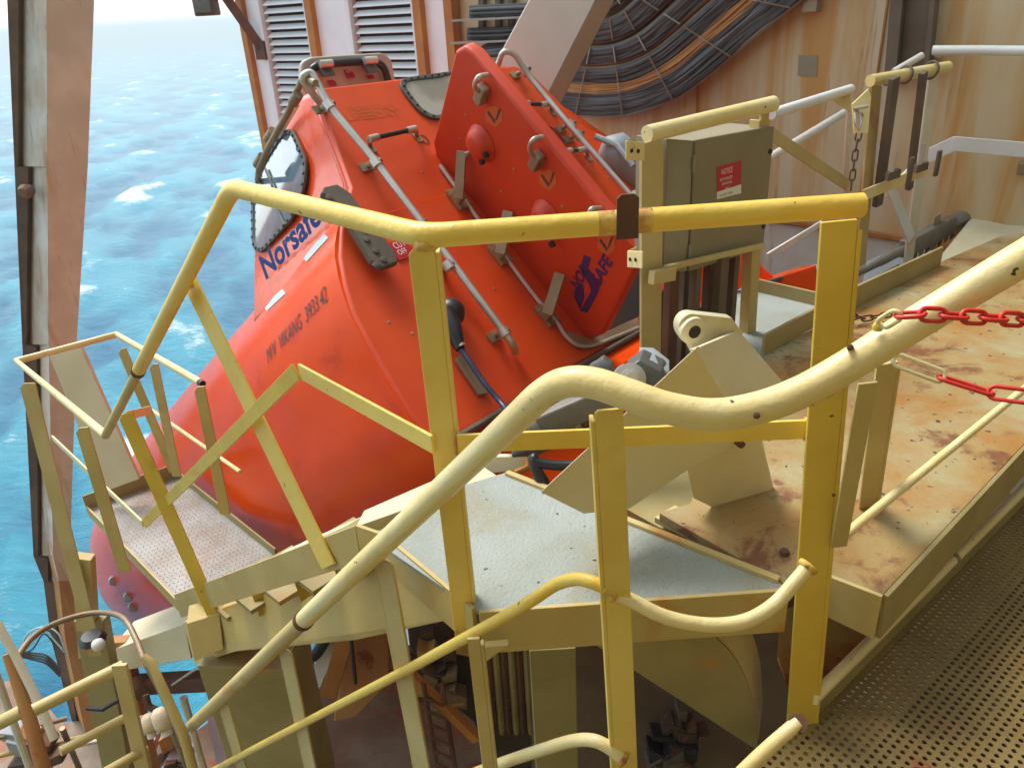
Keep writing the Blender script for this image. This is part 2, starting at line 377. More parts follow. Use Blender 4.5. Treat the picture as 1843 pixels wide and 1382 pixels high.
def decal_text(txt, p0, xd, yd, size, mat, parent, name='lettering', shear=0, bold=0.0, snap=None, normal=None, lift=.003, width=None):
    cu = bpy.data.curves.new('t', 'FONT'); cu.body = txt; cu.size = 1; cu.shear = shear; cu.offset = bold; cu.resolution_u = 3
    ob = bpy.data.objects.new('t', cu); COL.objects.link(ob)
    me = bpy.data.meshes.new_from_object(ob.evaluated_get(bpy.context.evaluated_depsgraph_get()))
    bpy.data.objects.remove(ob); bpy.data.curves.remove(cu)
    bm = bmesh.new(); bm.from_mesh(me); bmesh.ops.triangulate(bm, faces=bm.faces)
    if snap:
        bmesh.ops.subdivide_edges(bm, edges=bm.edges, cuts=2, use_grid_fill=True)
    xs = [v.co.x for v in bm.verts]; wdt = max(xs) - min(xs)
    sx = (width / wdt) if width else size
    mb = MB(); xd = unit(xd); yd = unit(yd); n = unit(normal)
    vs = []
    for v in bm.verts:
        p = p0 + xd * (v.co.x - min(xs)) * sx + yd * v.co.y * size
        if snap:
            hit, nn, _, _ = snap.ray_cast(Vector(p + n * 1.2), Vector(-n), 3)
            if hit is not None:
                if nn.dot(Vector(n)) < 0: nn = -nn
                p = np.array(hit) + np.array(nn) * lift
        else: p = p + n * lift
        vs.append(p)
    bm.verts.index_update()
    mb.add(vs, [tuple(v.index for v in f.verts) for f in bm.faces]); bm.free(); bpy.data.meshes.remove(me)
    return mb.build(name, mat, parent)

# ------------------------------------------------------------------ bulkhead wall with louvres
WC = 6.0
WP = (CR * WC, CR)
def wallpt(x, y, off=0.0):   # point on the bulkhead, off metres proud of it
    return onp(x, y, (CR * (WC - off), CR))
def wa(x, y=60): return float(wallpt(x, y) @ AX)
def wpt(a, z, off=0.0): return AX * a + CR * (WC - off) + UP * z
W = thing('bulkhead_wall', 'tall steel bulkhead behind the lifeboat, cream with orange rust streaks and two white louvre panels', 'wall', wpt(wa(900), -8))
aL = wa(458)
MB().prism([wpt(-9, -8), wpt(aL, -8), wpt(aL, 7), wpt(-9, 7)], CR * .25).build('bulkhead_plate', M['wall'], W)
aw = wa(819)
# white outer skin beside the sea, split round the louvre openings
LV = [(wa(489), wa(569)), (wa(648), wa(760))]
edges = [aL - .02, LV[0][0], LV[0][1], LV[1][0], LV[1][1], aw]
for i in (0, 2, 4):
    a0, a1 = edges[i], edges[i + 1]
    MB().prism([wpt(a0, -7.9, 0), wpt(a1, -7.9, 0), wpt(a1, 6.9, 0), wpt(a0, 6.9, 0)], -CR * .07).build('white_cladding_panel', M['louvre_white'], W, bevel=.006)
sl = None
for (a0, a1) in LV:
    MB().box(wpt((a0 + a1) / 2, 2.2, .003), AX * (a0 - a1) / 2, UP * 3.9, CR * .003).build('louvre_backing', M['dark'], W)
    for a_, dr in ((a0, -1), (a1, 1)):
        MB().box(wpt(a_ - dr * -.02 * -1, 2.2, .09), AX * .03, UP * 3.9, CR * .03).build('louvre_frame', M['white'], W, bevel=.004)
    MB().box(wpt(a1 - .085, 2.2, .105), AX * .05, UP * 3.9, CR * .035).build('rusted_jamb', M['rustedge'], W)
    zt = wallpt((520 if a0 == LV[0][0] else 700), -12)[2]; z = zt; k = 0
    zb = wallpt(520, 300)[2]
    wdt = abs(a0 - a1) / 2 - .03; first = None
    while z > zb:
        c = wpt((a0 + a1) / 2, z, .05)
        if first is None:
            first = MB().prism([c - AX * wdt + CR * .03 + UP * .026, c - AX * wdt - CR * .035 - UP * .020, c - AX * wdt - CR * .035 - UP * .028, c - AX * wdt + CR * .03 + UP * .018], AX * 2 * wdt).build('louvre_slat', M['louvre_white'], W)
            zf = z
        else:
            o = first.copy(); COL.objects.link(o); o.location = (0, 0, z - zf)
        z -= .082
MB().box(wpt(aw - .05, 0, .09), AX * .05, UP * 7.5, CR * .045).build('rusted_jamb', M['rustedge'], W)
MB().box(wpt(aL + .03, 0, .02), AX * .05, UP * 7.7, CR * .11).build('corner_edge', M['rustedge'], W)
# seams and a base ledge on the wall
for x in (1590, 1262):
    a = wa(x, 60)
    MB().box(wpt(a, 0, .008), AX * .006, UP * 7, CR * .008).build('weld_seam', M['rustedge'], W)
b0, b1 = wallpt(1375, 392, .03), wallpt(1640, 432, .03)
MB().bar(b0, b1 + (b1 - b0) * .8, .03, .05, UP).build('ledge', M['rustedge'], W)
low = wallpt(1375, 400, .02)
MB().prism([wallpt(1375, 397, 0), wallpt(1640, 437, 0), wallpt(1900, 476, 0), wallpt(1900, 900, 0), wallpt(1340, 800, 0)], -CR * .02).build('pale_lower_panel', M['wall_pale'], W)
c = wallpt(1462, 125, .0); MB().prism([wallpt(x, y, 0) for x, y in ((1438, 100), (1472, 100), (1470, 138), (1436, 137))], -CR * .006).build('primer_patch', M['cab_side'], W)
c = wallpt(1462, 5, .05); MB().box(c, AX * .05, UP * .06, CR * .05).build('lug', M['bracket'], W, bevel=.005)
# conduit channel running down the wall
D = thing('cable_channel', 'dark olive steel channel running down the bulkhead behind the right hand posts', 'conduit', wallpt(1655, 160, .1))
MB().prism([wallpt(1640, -60, .06), wallpt(1696, -60, .06), wallpt(1676, 128, .06), wallpt(1622, 134, .06)], -CR * .04).build('channel_web', M['conduit'], D)
MB().prism([wallpt(1618, -60, .04), wallpt(1641, -60, .04), wallpt(1621, 150, .04), wallpt(1600, 152, .04)], -CR * .14).build('channel_flange', M['conduit'], D, bevel=.004)
MB().prism([wallpt(1688, -60, .04), wallpt(1698, -60, .04), wallpt(1678, 128, .04), wallpt(1669, 129, .04)], -CR * .12).build('channel_flange', M['conduit'], D, bevel=.004)
# wall handrails
g = 'painted rails in front of the bulkhead'
T = thing('wall_handrail', 'white horizontal pipe on the bulkhead, right of the olive channel near the top edge', 'handrail', wallpt(1700, 90, .5), g)
MB().tube([wallpt(x, y, .55) for x, y in ((1679, 91), (1760, 91), (2300, 98))], .027).build('pipe', M['white'], T, smooth=True)
MB().tube([wallpt(1684, 92, .55), wallpt(1690, 100, .0)], .02).build('bracket', M['white'], T, smooth=True)
T = thing('kinked_flat_rail', 'white flat bar with a kink on the bulkhead, right of the two stowed dark bars', 'handrail', wallpt(1700, 270, .4), g)
p = [wallpt(x, y, .5) for x, y in ((1668, 282), (1718, 259), (2300, 310))]
MB().bar(p[0], p[1] + unit(p[1] - p[0]) * .012, .085, .012, UP).build('flat_bar', M['white'], T, bevel=.003)
MB().bar(p[1] - unit(p[2] - p[1]) * .012, p[2], .085, .0145, UP).build('flat_bar', M['white'], T, bevel=.003)
MB().box(wallpt(1842, 303, .04), AX * .03, UP * .04, CR * .04).build('stud', M['bracket'], T, bevel=.01)

# ------------------------------------------------------------------ cable runs on the bulkhead
outer = [(1000, 203), (1045, 207), (1090, 208), (1140, 203), (1190, 187), (1240, 160), (1300, 112), (1365, 58), (1420, 14), (1470, -28), (1620, -170)]
inner = [(1060, 40), (1075, 41), (1090, 39), (1103, 34), (1118, 26), (1133, 14), (1148, 0), (1162, -16), (1178, -36), (1195, -60), (1250, -170)]
O_ = np.array(outer, float); I_ = np.array(inner, float)
def arc(t): return O_ * (1 - t) + I_ * t          # t 0 outer .. 1 inner
def arc3(t, off): return spline([wallpt(x, y, off) for x, y in arc(t)], 5)
TR = [(0.0, .20, 'cables in the lowest tray'), (.24, .36, ''), (.46, .58, ''), (.74, .90, '')]
def ribbon(t0, t1, off, thick):
    a = arc3(t0, off); b = arc3(t1, off); n = len(a); vs = list(a) + list(b) + [p + CR * thick for p in a] + [p + CR * thick for p in b]; fs = []
    for i in range(n - 1):
        fs += [(i, i + 1, n + i + 1, n + i), (2 * n + i, 3 * n + i, 3 * n + i + 1, 2 * n + i + 1), (i, 2 * n + i, 2 * n + i + 1, i + 1), (n + i, n + i + 1, 3 * n + i + 1, 3 * n + i)]
    fs += [(0, n, 3 * n, 2 * n), (n - 1, 3 * n - 1, 4 * n - 1, 2 * n - 1)]
    return MB().add(vs, fs)
T = thing('tray_backplate', 'dark brown backing plate behind all the curved cable trays', 'backing plate', wallpt(1150, 120, .03))
RB = None
runs = [
 (1.10, 1.36, 'short innermost cable tray right at the top edge, against the brace', [('cable_brown', 6), ('cable_grey', 3)]),
 (0.0, .225, 'lowest curved cable tray on the bulkhead, packed with grey cables under an orange bundle', [('cable_brown', 2), ('cable_grey', 6), ('cable_blue', 2), ('cable_brown', 2)]),
 (.235, .335, 'curved tray of thin tan orange cables just above the lowest grey cables', [('cable_orange', 9)]),
 (.345, .50, 'third curved cable tray from the bottom, dark brown cables with a bluish one on top', [('cable_brown', 5), ('cable_grey', 2), ('cable_blue', 2)]),
 (.56, .72, 'curved cable tray of black brown cables, second from the top beside the diagonal brace', [('tray', 0), ('cable_brown', 6), ('cable_blue', 1)]),
 (.80, 1.0, 'innermost and topmost curved cable tray beside the diagonal brace', [('cable_brown', 5), ('cable_grey', 2)]),
]
ribbon(-.01, 1.42, .03, .01).build('plate', M['traybed'], T)  # added plate, turns the wall between the trays dark brown
for ri, (t0, t1, lab, cs) in enumerate(runs):
    base = wallpt(*arc((t0 + t1) / 2)[5], .2)
    T = thing('cable_tray', lab, 'cable tray', base, 'curved cable trays on the bulkhead')
    ribbon(t0, t1, .10, .006).build('tray_bed', M['tray'], T)
    for t in (t0 - .004, t1 + .004):
        MB().tube(arc3(t, .15), .016, n=4).build('side_rail', M['tray_side'] if ri == 1 else M['tray'], T)
    names = [k for k, n in cs for _ in range(n)]; nn = len(names)
    for j, k in enumerate(names):
        t = t0 + (t1 - t0) * (j + .5) / nn
        jig = rng.normal(0, .0015, len(outer)); pts = O_ * (1 - t - jig[:, None]) + I_ * (t + jig[:, None])
        r_ = (t1 - t0) / nn * .98 * 2.05 * (.5 if k != 'cable_orange' else .48) * rng.uniform(.85, 1.1)
        MB().tube(spline([wallpt(x, y, .14 + r_ * .4 + rng.uniform(0, .02)) for x, y in pts], 5), max(.008, r_ * .72), n=8).build('cable', M[k], T, smooth='all')
    A3, B3 = arc3(t0 - .01, .19), arc3(t1 + .01, .19)
    for j in range(4, len(A3), 9):
        MB().bar(A3[j], B3[j], .010, .010, AX).build('cable_tie', M['tray'] if ri % 2 else M['tray_side'], T)
# short horizontal trays left of the brace
for k, (pts, lab, cl) in enumerate([
    ([(846, 22), (880, 20), (955, 17), (1010, 14)], 'upper short horizontal cable tray left of the diagonal brace, blue grey cables', 'cable_blue'),
    ([(842, 62), (880, 61), (940, 58), (1000, 55)], 'lower short horizontal cable tray left of the diagonal brace, dark cables', 'cable_grey')]):
    T = thing('cable_tray', lab, 'cable tray', wallpt(pts[0][0], pts[0][1], .2), 'short cable trays beside the brace')
    for j in range(5):
        MB().tube(spline([wallpt(x, y - 8 + j * 4, .2 + .03 * (j % 2)) for x, y in pts], 5), .016, n=8).build('cable', M[cl] if j % 3 else M['cable_grey'], T, smooth='all')
    MB().prism([wallpt(pts[0][0] - 4, pts[0][1] + 12, .1), wallpt(pts[-1][0], pts[-1][1] + 12, .1), wallpt(pts[-1][0], pts[-1][1] + 15, .1), wallpt(pts[0][0] - 4, pts[0][1] + 16, .1)], -CR * .22).build('tray_bed', M['tray_side'], T)
T = thing('cable_bundle', 'dark cables dropping and looping behind the lifeboat door, left of the brace', 'cables', wallpt(890, 100, .3))
for j in range(4):
    MB().tube(spline([wallpt(x, y, .2 + .05 * j) for x, y in ((1010 , 78 + j * 7), (930, 76 + j * 7), (880, 82 + j * 6), (862 + j * 5, 100 + j * 3), (868 + j * 5, 150), (880, 200))], 6), .022, n=8).build('cable', M['cable_brown'] if j % 2 else M['cable_grey'], T, smooth='all')
for x in (872, 902, 925):
    MB().prism([wallpt(x - 5, -50, .01), wallpt(x + 4, -50, .01), wallpt(x + 3, 60, .01), wallpt(x - 5, 60, .01)], -CR * .05).build('hanger', M['conduit'], T)

# diagonal brace
T = thing('diagonal_brace', 'thick grey white box beam slanting down behind the lifeboat roof', 'beam', aty(940, 130, 6.0))
Yb = 5.7
fr = [(868, 170), (1010, -60), (1118, -60), (960, 230)]
fr = [aty(985, -60, Yb), aty(1103, -60, Yb), aty(940, 260, Yb), aty(812, 260, Yb)]
MB().prism(fr, V(.03, .30, 0)).build('web_plate', M['brace'], T, bevel=.008)
s0, s1 = aty(1103, -60, Yb), aty(940, 260, Yb)
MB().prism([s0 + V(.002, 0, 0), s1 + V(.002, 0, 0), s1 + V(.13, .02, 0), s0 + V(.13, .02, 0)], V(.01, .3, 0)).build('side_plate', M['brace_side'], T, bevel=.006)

# ------------------------------------------------------------------ deck plates
ZD = .35
def dk(x, y, z=ZD): return atz(x, y, z)
tag(own(MB().prism([dk(*p) for p in ((1590, 1070), (1500, 1035), (1415, 1052), (1186, 922), (1242, 905), (1300, 760), (1385, 632), (1700, 468), (1800, 425), (2000, 400), (2063, 565))], V(0, 0, -.03)).build('rusty_deck', M['deckrust'], bevel=.004)), kind='structure')
T = thing('deck_edge_girder', 'cream edge plate and rusty lower flange under the front of the rusty deck', 'girder', dk(1590, 1140, .2))
e0, e1 = dk(1590, 1071), dk(2063, 566) ; e0 = e0; ed = unit(e1 - e0)
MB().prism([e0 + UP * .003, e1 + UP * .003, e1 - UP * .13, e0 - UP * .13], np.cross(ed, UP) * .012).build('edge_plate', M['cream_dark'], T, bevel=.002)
q0 = dk(1494, 1034)
MB().prism([e0 + UP * .003, q0 + UP * .003, q0 - UP * .12, e0 - UP * .13], np.cross(unit(e0 - q0), UP) * .012).build('end_plate', M['cream'], T, bevel=.002)
MB().prism([atz(x, y, -.03) for x, y in ((1405, 1100), (1500, 1060), (1640, 1130), (1478, 1290), (1440, 1290), (1400, 1180))], V(0, 0, -.015)).build('lower_flange', M['deckrust2'], T)
# curb on the far left edge of the rusty deck
T = thing('deck_curb', 'low cream curb along the far edge of the rusty deck, below the cabinet posts', 'curb', dk(1540, 560))
MB().bar(dk(1372, 640) + UP * .045, dk(1462, 590) + UP * .045, .09, .015, UP).build('curb_plate', M['cream_dark'], T, bevel=.003)
MB().bar(dk(1520, 560) + UP * .05, dk(1690, 478) + UP * .05, .10, .015, UP).build('curb_plate', M['cream_dark'], T, bevel=.003)
T = thing('side_platform', 'grey white platform floor with raised edge beyond the cabinet legs', 'platform', dk(1400, 560, .3))
MB().prism([dk(*p, .30) for p in ((1300, 545), (1330, 515), (1490, 556), (1470, 600), (1368, 650), (1290, 660))], V(0, 0, -.03)).build('floor_plate', M['deckgrey'], T)
MB().bar(dk(1325, 515, .30) + UP * .03, dk(1500, 557, .30) + UP * .03, .07, .015, UP).build('edge_plate', M['cream_dark'], T, bevel=.003)

# grey landing plate
tag(own(MB().prism([dk(*p) for p in ((692, 985), (858, 1098), (1415, 1060), (1402, 1046), (908, 851), (838, 872))], V(0, 0, -.012)).build('grey_landing', M['deckgrey'])), kind='structure')
T = thing('landing_edge', 'cream edge beam round the grey landing, from the stair corner to the tall yellow post', 'girder', dk(860, 1100, .2))
P1, P2, P3, P3b = dk(1418, 1060), dk(862, 1100), dk(695, 962), dk(645, 945)
h = .125
def fascia(p, q, h, mat, t=.012, lip=.006, name='edge_plate', hb=None):
    n = np.cross(unit(q - p), UP); hb = h if hb is None else hb
    return MB().prism([p + UP * lip, q + UP * lip, q - UP * hb, p - UP * h], n * t).build(name, mat, T, bevel=.002)
fascia(P2, P1, h, M['cream'])
P2l = P2 + unit(P3 - P2) * .012
fascia(P3, P2l, h, M['ochre'])
fascia(P3b, P3 - unit(P3 - P3b) * .003, h, M['ochre'])
MB().bar(dk(912, 853) + UP * .005, dk(1402, 1046) + UP * .005, .012, .02, UP).build('back_lip', M['cream'], T, bevel=.002)
MB().prism([dk(905, 862, .345), dk(838, 878, .345), dk(640, 948, .345), dk(655, 918, .345), dk(784, 862, .345), dk(868, 838, .345)], V(0, 0, -.04)).build('rear_plate', M['pale'], T, bevel=.003)

# curved gusset below the landing
T = thing('curved_gusset', 'cream gusset plate with a concave curved edge and rusty flange coloured lighter as its lit face below the landing', 'gusset', dk(1365, 1345, -.4))
gp = dep(1100, 1150, 1.95); gq = dep(1360, 1345, 1.95); GPL = vplane(dep(1050, 1150, 1.95), dep(1330, 1160, 1.93))
curve = [(1288, 1148), (1318, 1178), (1340, 1215), (1355, 1258), (1362, 1300), (1365, 1350)]
cur3 = spline([onp(x, y, GPL) for x, y in curve], 5)
gn = GPL[1] if GPL[1][1] > 0 else -GPL[1]
poly = [onp(1365, 1352, GPL), onp(1150, 1210, GPL), onp(1030, 1130, GPL), onp(1285, 1105, GPL)] + cur3
MB().prism([onp(x, y, GPL) for x, y in ((1366, 1352), (1150, 1212), (1040, 1140), (1050, 1100), (1290, 1100))] + cur3[:-1], gn * .012).build('gusset_plate', M['cream_dark'], T, bevel=.002)
mb = MB(); n = len(cur3); dv = gn * .16 + V(.05, 0, 0)
mb.add([p + gn * .012 for p in cur3] + [p + dv for p in cur3] + [p + gn * .012 + V(-.012, 0, .0) for p in cur3] + [p + dv + V(-.012, 0, 0) for p in cur3],
       [(i, i + 1, n + i + 1, n + i) for i in range(n - 1)] + [(2 * n + i, 3 * n + i, 3 * n + i + 1, 2 * n + i + 1) for i in range(n - 1)])
mb.build('curved_flange', M['cream_rail'], T, smooth='all')  # lighter paint than the plate, light on the inner face as colour

# ------------------------------------------------------------------ punched grating floor where the photographer stands
def grating():
    t0, t1 = atz(1470, 1262, 0.0), atz(1843, 890, 0.0)
    d = unit(t1 - t0); nrm = unit(np.cross(d, UP)); p = .0215
    nx, ny = 160, 108
    org = t0 - d * .75 + nrm * .012
    hh = .285 * p; t = .004
    tx = []; fs = []; key = {}
    def vid(k, P):
        if k not in key: key[k] = len(tx); tx.append(P)
        return key[k]
    for i in range(nx):
        for j in range(ny):
            c = org + d * (i + .5) * p + nrm * (j + .5) * p
            if c[1] < -.35 and c[0] < 0: continue
            cor = [vid(('c', i + a, j + b), org + d * (i + a) * p + nrm * (j + b) * p) for a, b in ((0, 0), (1, 0), (1, 1), (0, 1))]
            o = len(tx); ring = []
            for k in range(8):
                an = math.pi / 8 + k * math.pi / 4 + math.pi; ring.append(c + (d * math.cos(an) + nrm * math.sin(an)) * hh)
            tx.extend(ring); tx.extend([q - UP * t for q in ring])
            # corner k touches ring vertices 2k, 2k+1 (rotated to face the corner)
            R_ = [o + k for k in range(8)]
            for k in range(4):
                fs.append((cor[k], R_[(2 * k + 1) % 8], R_[(2 * k) % 8]))
                fs.append((cor[k], cor[(k + 1) % 4], R_[(2 * k + 2) % 8], R_[(2 * k + 1) % 8]))
            for k in range(8): fs.append((R_[k], R_[(k + 1) % 8], 8 + R_[(k + 1) % 8], 8 + R_[k]))
    mb = MB(); mb.v = [tuple(map(float, q)) for q in tx]; mb.f = fs
    me = bpy.data.meshes.new('g'); me.from_pydata(mb.v, [], mb.f); me.update()
    me.materials.append(M['grating'])
    up = sum(1 for q in list(me.polygons)[:400] if q.normal.z > .5)
    if up < 50: me.flip_normals()
    me.name = 'grating_floor'
    o = bpy.data.objects.new('grating_floor', me); COL.objects.link(o); RLOC[o.name] = V(0, 0, 0); own(o); tag(o, kind='structure')
    return t0, t1, d, nrm
t0, t1, gd, gnr = grating()
T = thing('toe_rail', 'cream toe rail pipe on a flat plate along the edge of the punched grating', 'rail', t0)
ta, tb = atz(1470, 1250, .08), atz(1843, 880, .08); tb2 = tb + (tb - ta) * .9
ta = ta - unit(tb - ta) * .02
MB().tube([ta, tb2], .0155, n=16).build('toe_pipe', M['cream_rail'], T, smooth=True)
MB().bar(ta - UP * .055, tb2 - UP * .055, .075, .008, UP).build('toe_plate', M['cream_dark'], T, bevel=.002)
MB().tube([ta + (tb - ta) * .585, ta + (tb - ta) * .60], .0162, n=16).build('weld_ring', M['bracket'], T, smooth=True)
for k in range(5):
    a = t0 + gnr * (.3 + k * .45) - UP * .06
    mb = MB().bar(a - gd * .8, a + gd * 2.6, .09, .012, UP)
    o = own(mb.build('floor_bearer', M['cream_dark'])); tag(o, ['first', 'second', 'third', 'fourth', 'fifth'][k] + ' dark bearer under the punched grating, counted from the toe rail', 'floor beam', 'bearers under the grating')

o = own(MB().box(t0 + gd * 1.1 + gnr * 1.22 - UP * .5, gd * 2.0, gnr * 1.2, UP * .02).build('hole_shade_sheet', M['lowdark'])); tag(o, 'dark sheet added below the punched grating so its holes look shaded', 'tray')  # added dark sheet, stands in for the shade below the grating holes
# ------------------------------------------------------------------ landing railing (yellow, zigzag)
ZR = 1.27
R1, R2, R3 = atz(1552, 369, ZR), atz(765, 425, ZR), atz(418, 338, ZR)
ZB = -.9
R4 = atz(190, 783, ZB + .95)
R5, R6, R7 = atz(30, 650, ZB + .95), atz(210, 602, ZB + .95), atz(360, 688, ZB + .95)
T = thing('landing_railing', 'bright yellow zigzag pipe railing round the grey landing, dropping to the stair balcony', 'railing', P2)
R0 = R1 + unit(R1 - R2) * .0
rp = [R1] + fillet([R1, R2, R3, R3 + (R4 - R3) * .7], .05, 5)[1:-1] + [R3 + (R4 - R3) * .62]
MB().tube(rp, .0235, n=20).build('handrail', M['yellow'], T, smooth=True)
rj = R3 + (R4 - R3) * .62
MB().tube([rj, rj + (R4 - R3) * .012], .026, n=16).build('joint_ring', M['rust'], T, smooth=True)
MB().tube([rj + (R4 - R3) * .012, R4], .0185, n=16).build('handrail', M['ochre'], T, smooth=True, )
M3 = atz(540, 668, .81); M2 = atz(780, 800, .81); M1 = atz(1450, 772, .81)
MB().bar(M3, M2, .045, .009, UP).build('mid_rail', M['yellow'], T, bevel=.002)
MB().bar(M2 + (M1 - M2) * .06, M1, .045, .009, UP).build('mid_rail', M['yellow'], T, bevel=.002)
P4 = atz(322, 1085, ZB)
M4 = (R4 + P4) / 2
MB().bar(M3 - V(0.01, 0, 0), M4, .045, .009, UP).build('mid_rail', M['yellow_post'], T, bevel=.002)
def angle_post(name, parent, top, bot, wdir, w, t, fl, mat, fside=1, cham=0.0, rust=False):
    a = unit(bot - top); wd = np.array(wdir, float); wd = unit(wd - a * (wd @ a)); td = np.cross(a, wd)
    if td[1] < 0: td = -td
    h = w / 2
    poly = [top - wd * h + a * cham, top - wd * (h - cham), top + wd * h, bot + wd * h, bot - wd * h]
    MB().prism(poly, td * t).build(name, mat, parent, bevel=.0018)
    if fl:
        s = wd * h * fside
        p = top + s + a * .02; q = bot + s
        MB().prism([p, q, q + wd * t * fside, p + wd * t * fside], td * fl).build(name + '_flange', mat, parent, bevel=.0018)
X = V(1, 0, 0)
tB = R2 + V(-.012, .02, -.02); bB = atz(838, 1148, .24)
angle_post('post', T, tB, bB, X, .052, .008, .035, M['lemon_post'], 1, .02)
tA = R3 + (R4 - R3) * .30; tA = dep(340, 508, float((tA - EYE) @ _f) + .03); 
pA = P3b + (P4 - P3b) * .13; pA = dep(590, 1020, float((pA - EYE) @ _f) - .03)
angle_post('post', T, tA, pA, unit(R3 - R4) * V(1, 1, 0), .088, .008, 0, M['yellow'], 1, .0)
bL = dep(880, 1390, 1.9); tL = dep(852, 1150, 1.72)
angle_post('lower_post', T, tL, bL, X, .028, .008, .02, M['cream'], 1)
# rusty tab on the rail
tc_ = R2 + (R1 - R2) * .452
rd = unit(R1 - R2)
MB().prism([tc_ + rd * s + UP * z + V(0, -.026, 0) for s, z in ((-.021, -.027), (.021, -.027), (.021, .05), (.012, .058), (-.012, .058), (-.021, .05))], V(0, .006, 0)).build('rusty_tab', M['rust'], T, bevel=.001)

for s0_, s1_ in ((-.055, -.0215), (.0215, .05)):
    MB().tube([tc_ + rd * s0_, tc_ + rd * s1_], .0238, n=20).build('rust_stain_ring', M['railstain'], T, smooth=True)
for c_, ax_ in ((R2 + V(0, .012, -.016), UP), (tA, UP)):
    MB().rev(c_, ax_, [(.022, -.012), (.026, -.004), (.024, .008)], 14).build('weld_bead', M['railstain'], T, smooth='all')
for c_ in (M2 + (M1 - M2) * .06, M1): MB().box(c_, V(.004, 0, 0), V(0, .009, 0), UP * .026).build('weld_bead', M['railstain'], T, bevel=.003)
# tall yellow gate post D
T = thing('gate_post', 'tallest and widest deep yellow post, rust stained foot, carrying the end of the landing rail', 'post', atz(1435, 1340, 0))
dx, dy = .655, 1.40
top = V(dx, dy, 1.235)
pt = proj(top)
tp = dep(1512, 398, float((top - EYE) @ _f)); bt = dep(1436, 1372, float((V(dx, dy, -.05) - EYE) @ _f))
a = unit(bt - tp)
w = .068
wd = unit(X - a * (X @ a)); td = np.cross(a, wd); td = td if td[1] > 0 else -td
MB().prism([tp - wd * w / 2, tp + wd * w / 2 - a * .0, bt + wd * (w / 2 + .001), bt + wd * w * .3 + a * .02, bt - wd * w * .3 + a * .02, bt - wd * w / 2], td * .010).build('web', M['yellow_post'], T, bevel=.002)
q = tp + wd * (w / 2 + .0005)
MB().prism([q + a * .02, q + td * .055 + a * .07, q + td * .055 - tp + bt - a * .05, q - tp + bt], wd * .010).build('flange', M['yellow_post'], T, bevel=.002)
GATE_D = float((tp + a * .32 - EYE) @ _f)
MB().rev(bt - a * .085 - td * .004 + wd * .008, -td, [(.012, 0), (.009, .006)], 14).build('weld_blob', M['rust'], T, smooth=True)

q_ = bt - a * .085 - td * .0006
MB().prism([q_ + wd * x_ - a * y_ for x_, y_ in ((-.012, .02), (.0, .03), (.016, .018), (.014, -.02), (.012, -.07), (.006, -.055), (.002, -.085), (-.004, -.05), (-.010, -.02))], td * .001 - td * .0005).build('rust_run', M['rustedge'], T)
# ------------------------------------------------------------------ near stair railing (thick S curved pipe)
T = thing('stair_railing', 'thick cream yellow pipe railing in front, bending in an S and running down the stairs', 'railing', dep(1110, 1382, 1.9))
sp = [(2900, -120, .92), (2400, 140, .98), (2100, 312, 1.06), (1960, 396, 1.12), (1843, 464, 1.18), (1720, 538, 1.23), (1600, 612, 1.26), (1520, 662, 1.28), (1440, 706, 1.29), (1360, 735, 1.29), (1280, 746, 1.29), (1200, 734, 1.29), (1130, 710, 1.30), (1070, 690, 1.32), (1020, 688, 1.345), (978, 708, 1.385), (930, 752, 1.455), (880, 800, 1.53)]
S = spline([dep(*p) for p in sp], 6)
se = dep(345, 1306, 3.3)
MB().tube(S + [S[-1] + (se - S[-1]) * t for t in (.1, .3, .43)], .0275, n=24).build('handrail', M['cream_rail'], T, smooth=True)
sj = S[-1] + (se - S[-1]) * .43
MB().tube([sj, sj + (se - S[-1]) * .008], .031, n=20).build('joint_ring', M['rust'], T, smooth=True)
MB().tube([sj + (se - S[-1]) * .008, se], .0255, n=20).build('handrail', M['cream'], T, smooth=True)
SPL = vplane(dep(880, 800, 1.53), se)
def sv(x, y): return onp(x, y, SPL)
m1 = [dep(1092, 1058, 1.52), dep(1062, 1046, 1.53), dep(1035, 1042, 1.56), dep(1000, 1052, 1.62)] + [sv(x, y) for x, y in ((960, 1078), (930, 1097))]
m1 = spline(m1, 5) + [sv(738, 1202), sv(440, 1356), sv(380, 1388)]
MB().tube(m1, .0135, n=16).build('mid_rail', M['yellow'], T, smooth=True)
m2 = [dep(x, y, d) for x, y, d in ((1106, 1068, 1.53), (1140, 1082, 1.53), (1190, 1107, 1.53), (1245, 1121, 1.53), (1300, 1124, 1.53), (1350, 1114, 1.53), (1395, 1086, 1.545), (1430, 1048, 1.555), (1452, 1022, 1.56))]
MB().tube(spline(m2, 6), .0145, n=16).build('mid_rail', M['cream_rail'], T, smooth=True)
m3 = [dep(x, y, d) for x, y, d in ((1118, 1362, 1.70), (1095, 1344, 1.70), (1068, 1332, 1.71), (1035, 1332, 1.75), (990, 1344, 1.82), (900, 1374, 1.96), (800, 1412, 2.1))]
MB().tube(spline(m3, 5), .0145, n=16).build('low_rail', M['cream_rail'], T, smooth=True)
m4 = [dep(x, y, d) for x, y, d in ((1436, 1300, 1.71), (1400, 1330, 1.70), (1360, 1366, 1.70), (1320, 1405, 1.70))]
MB().tube(spline(m4, 4), .0155, n=16).build('low_rail', M['cream_rail'], T, smooth=True)
MB().rev(dep(1436, 1300, 1.71), ray(1436, 1300), [(.02, -.01), (.02, .02)], 14).build('weld_blob', M['rust'], T, smooth=True)
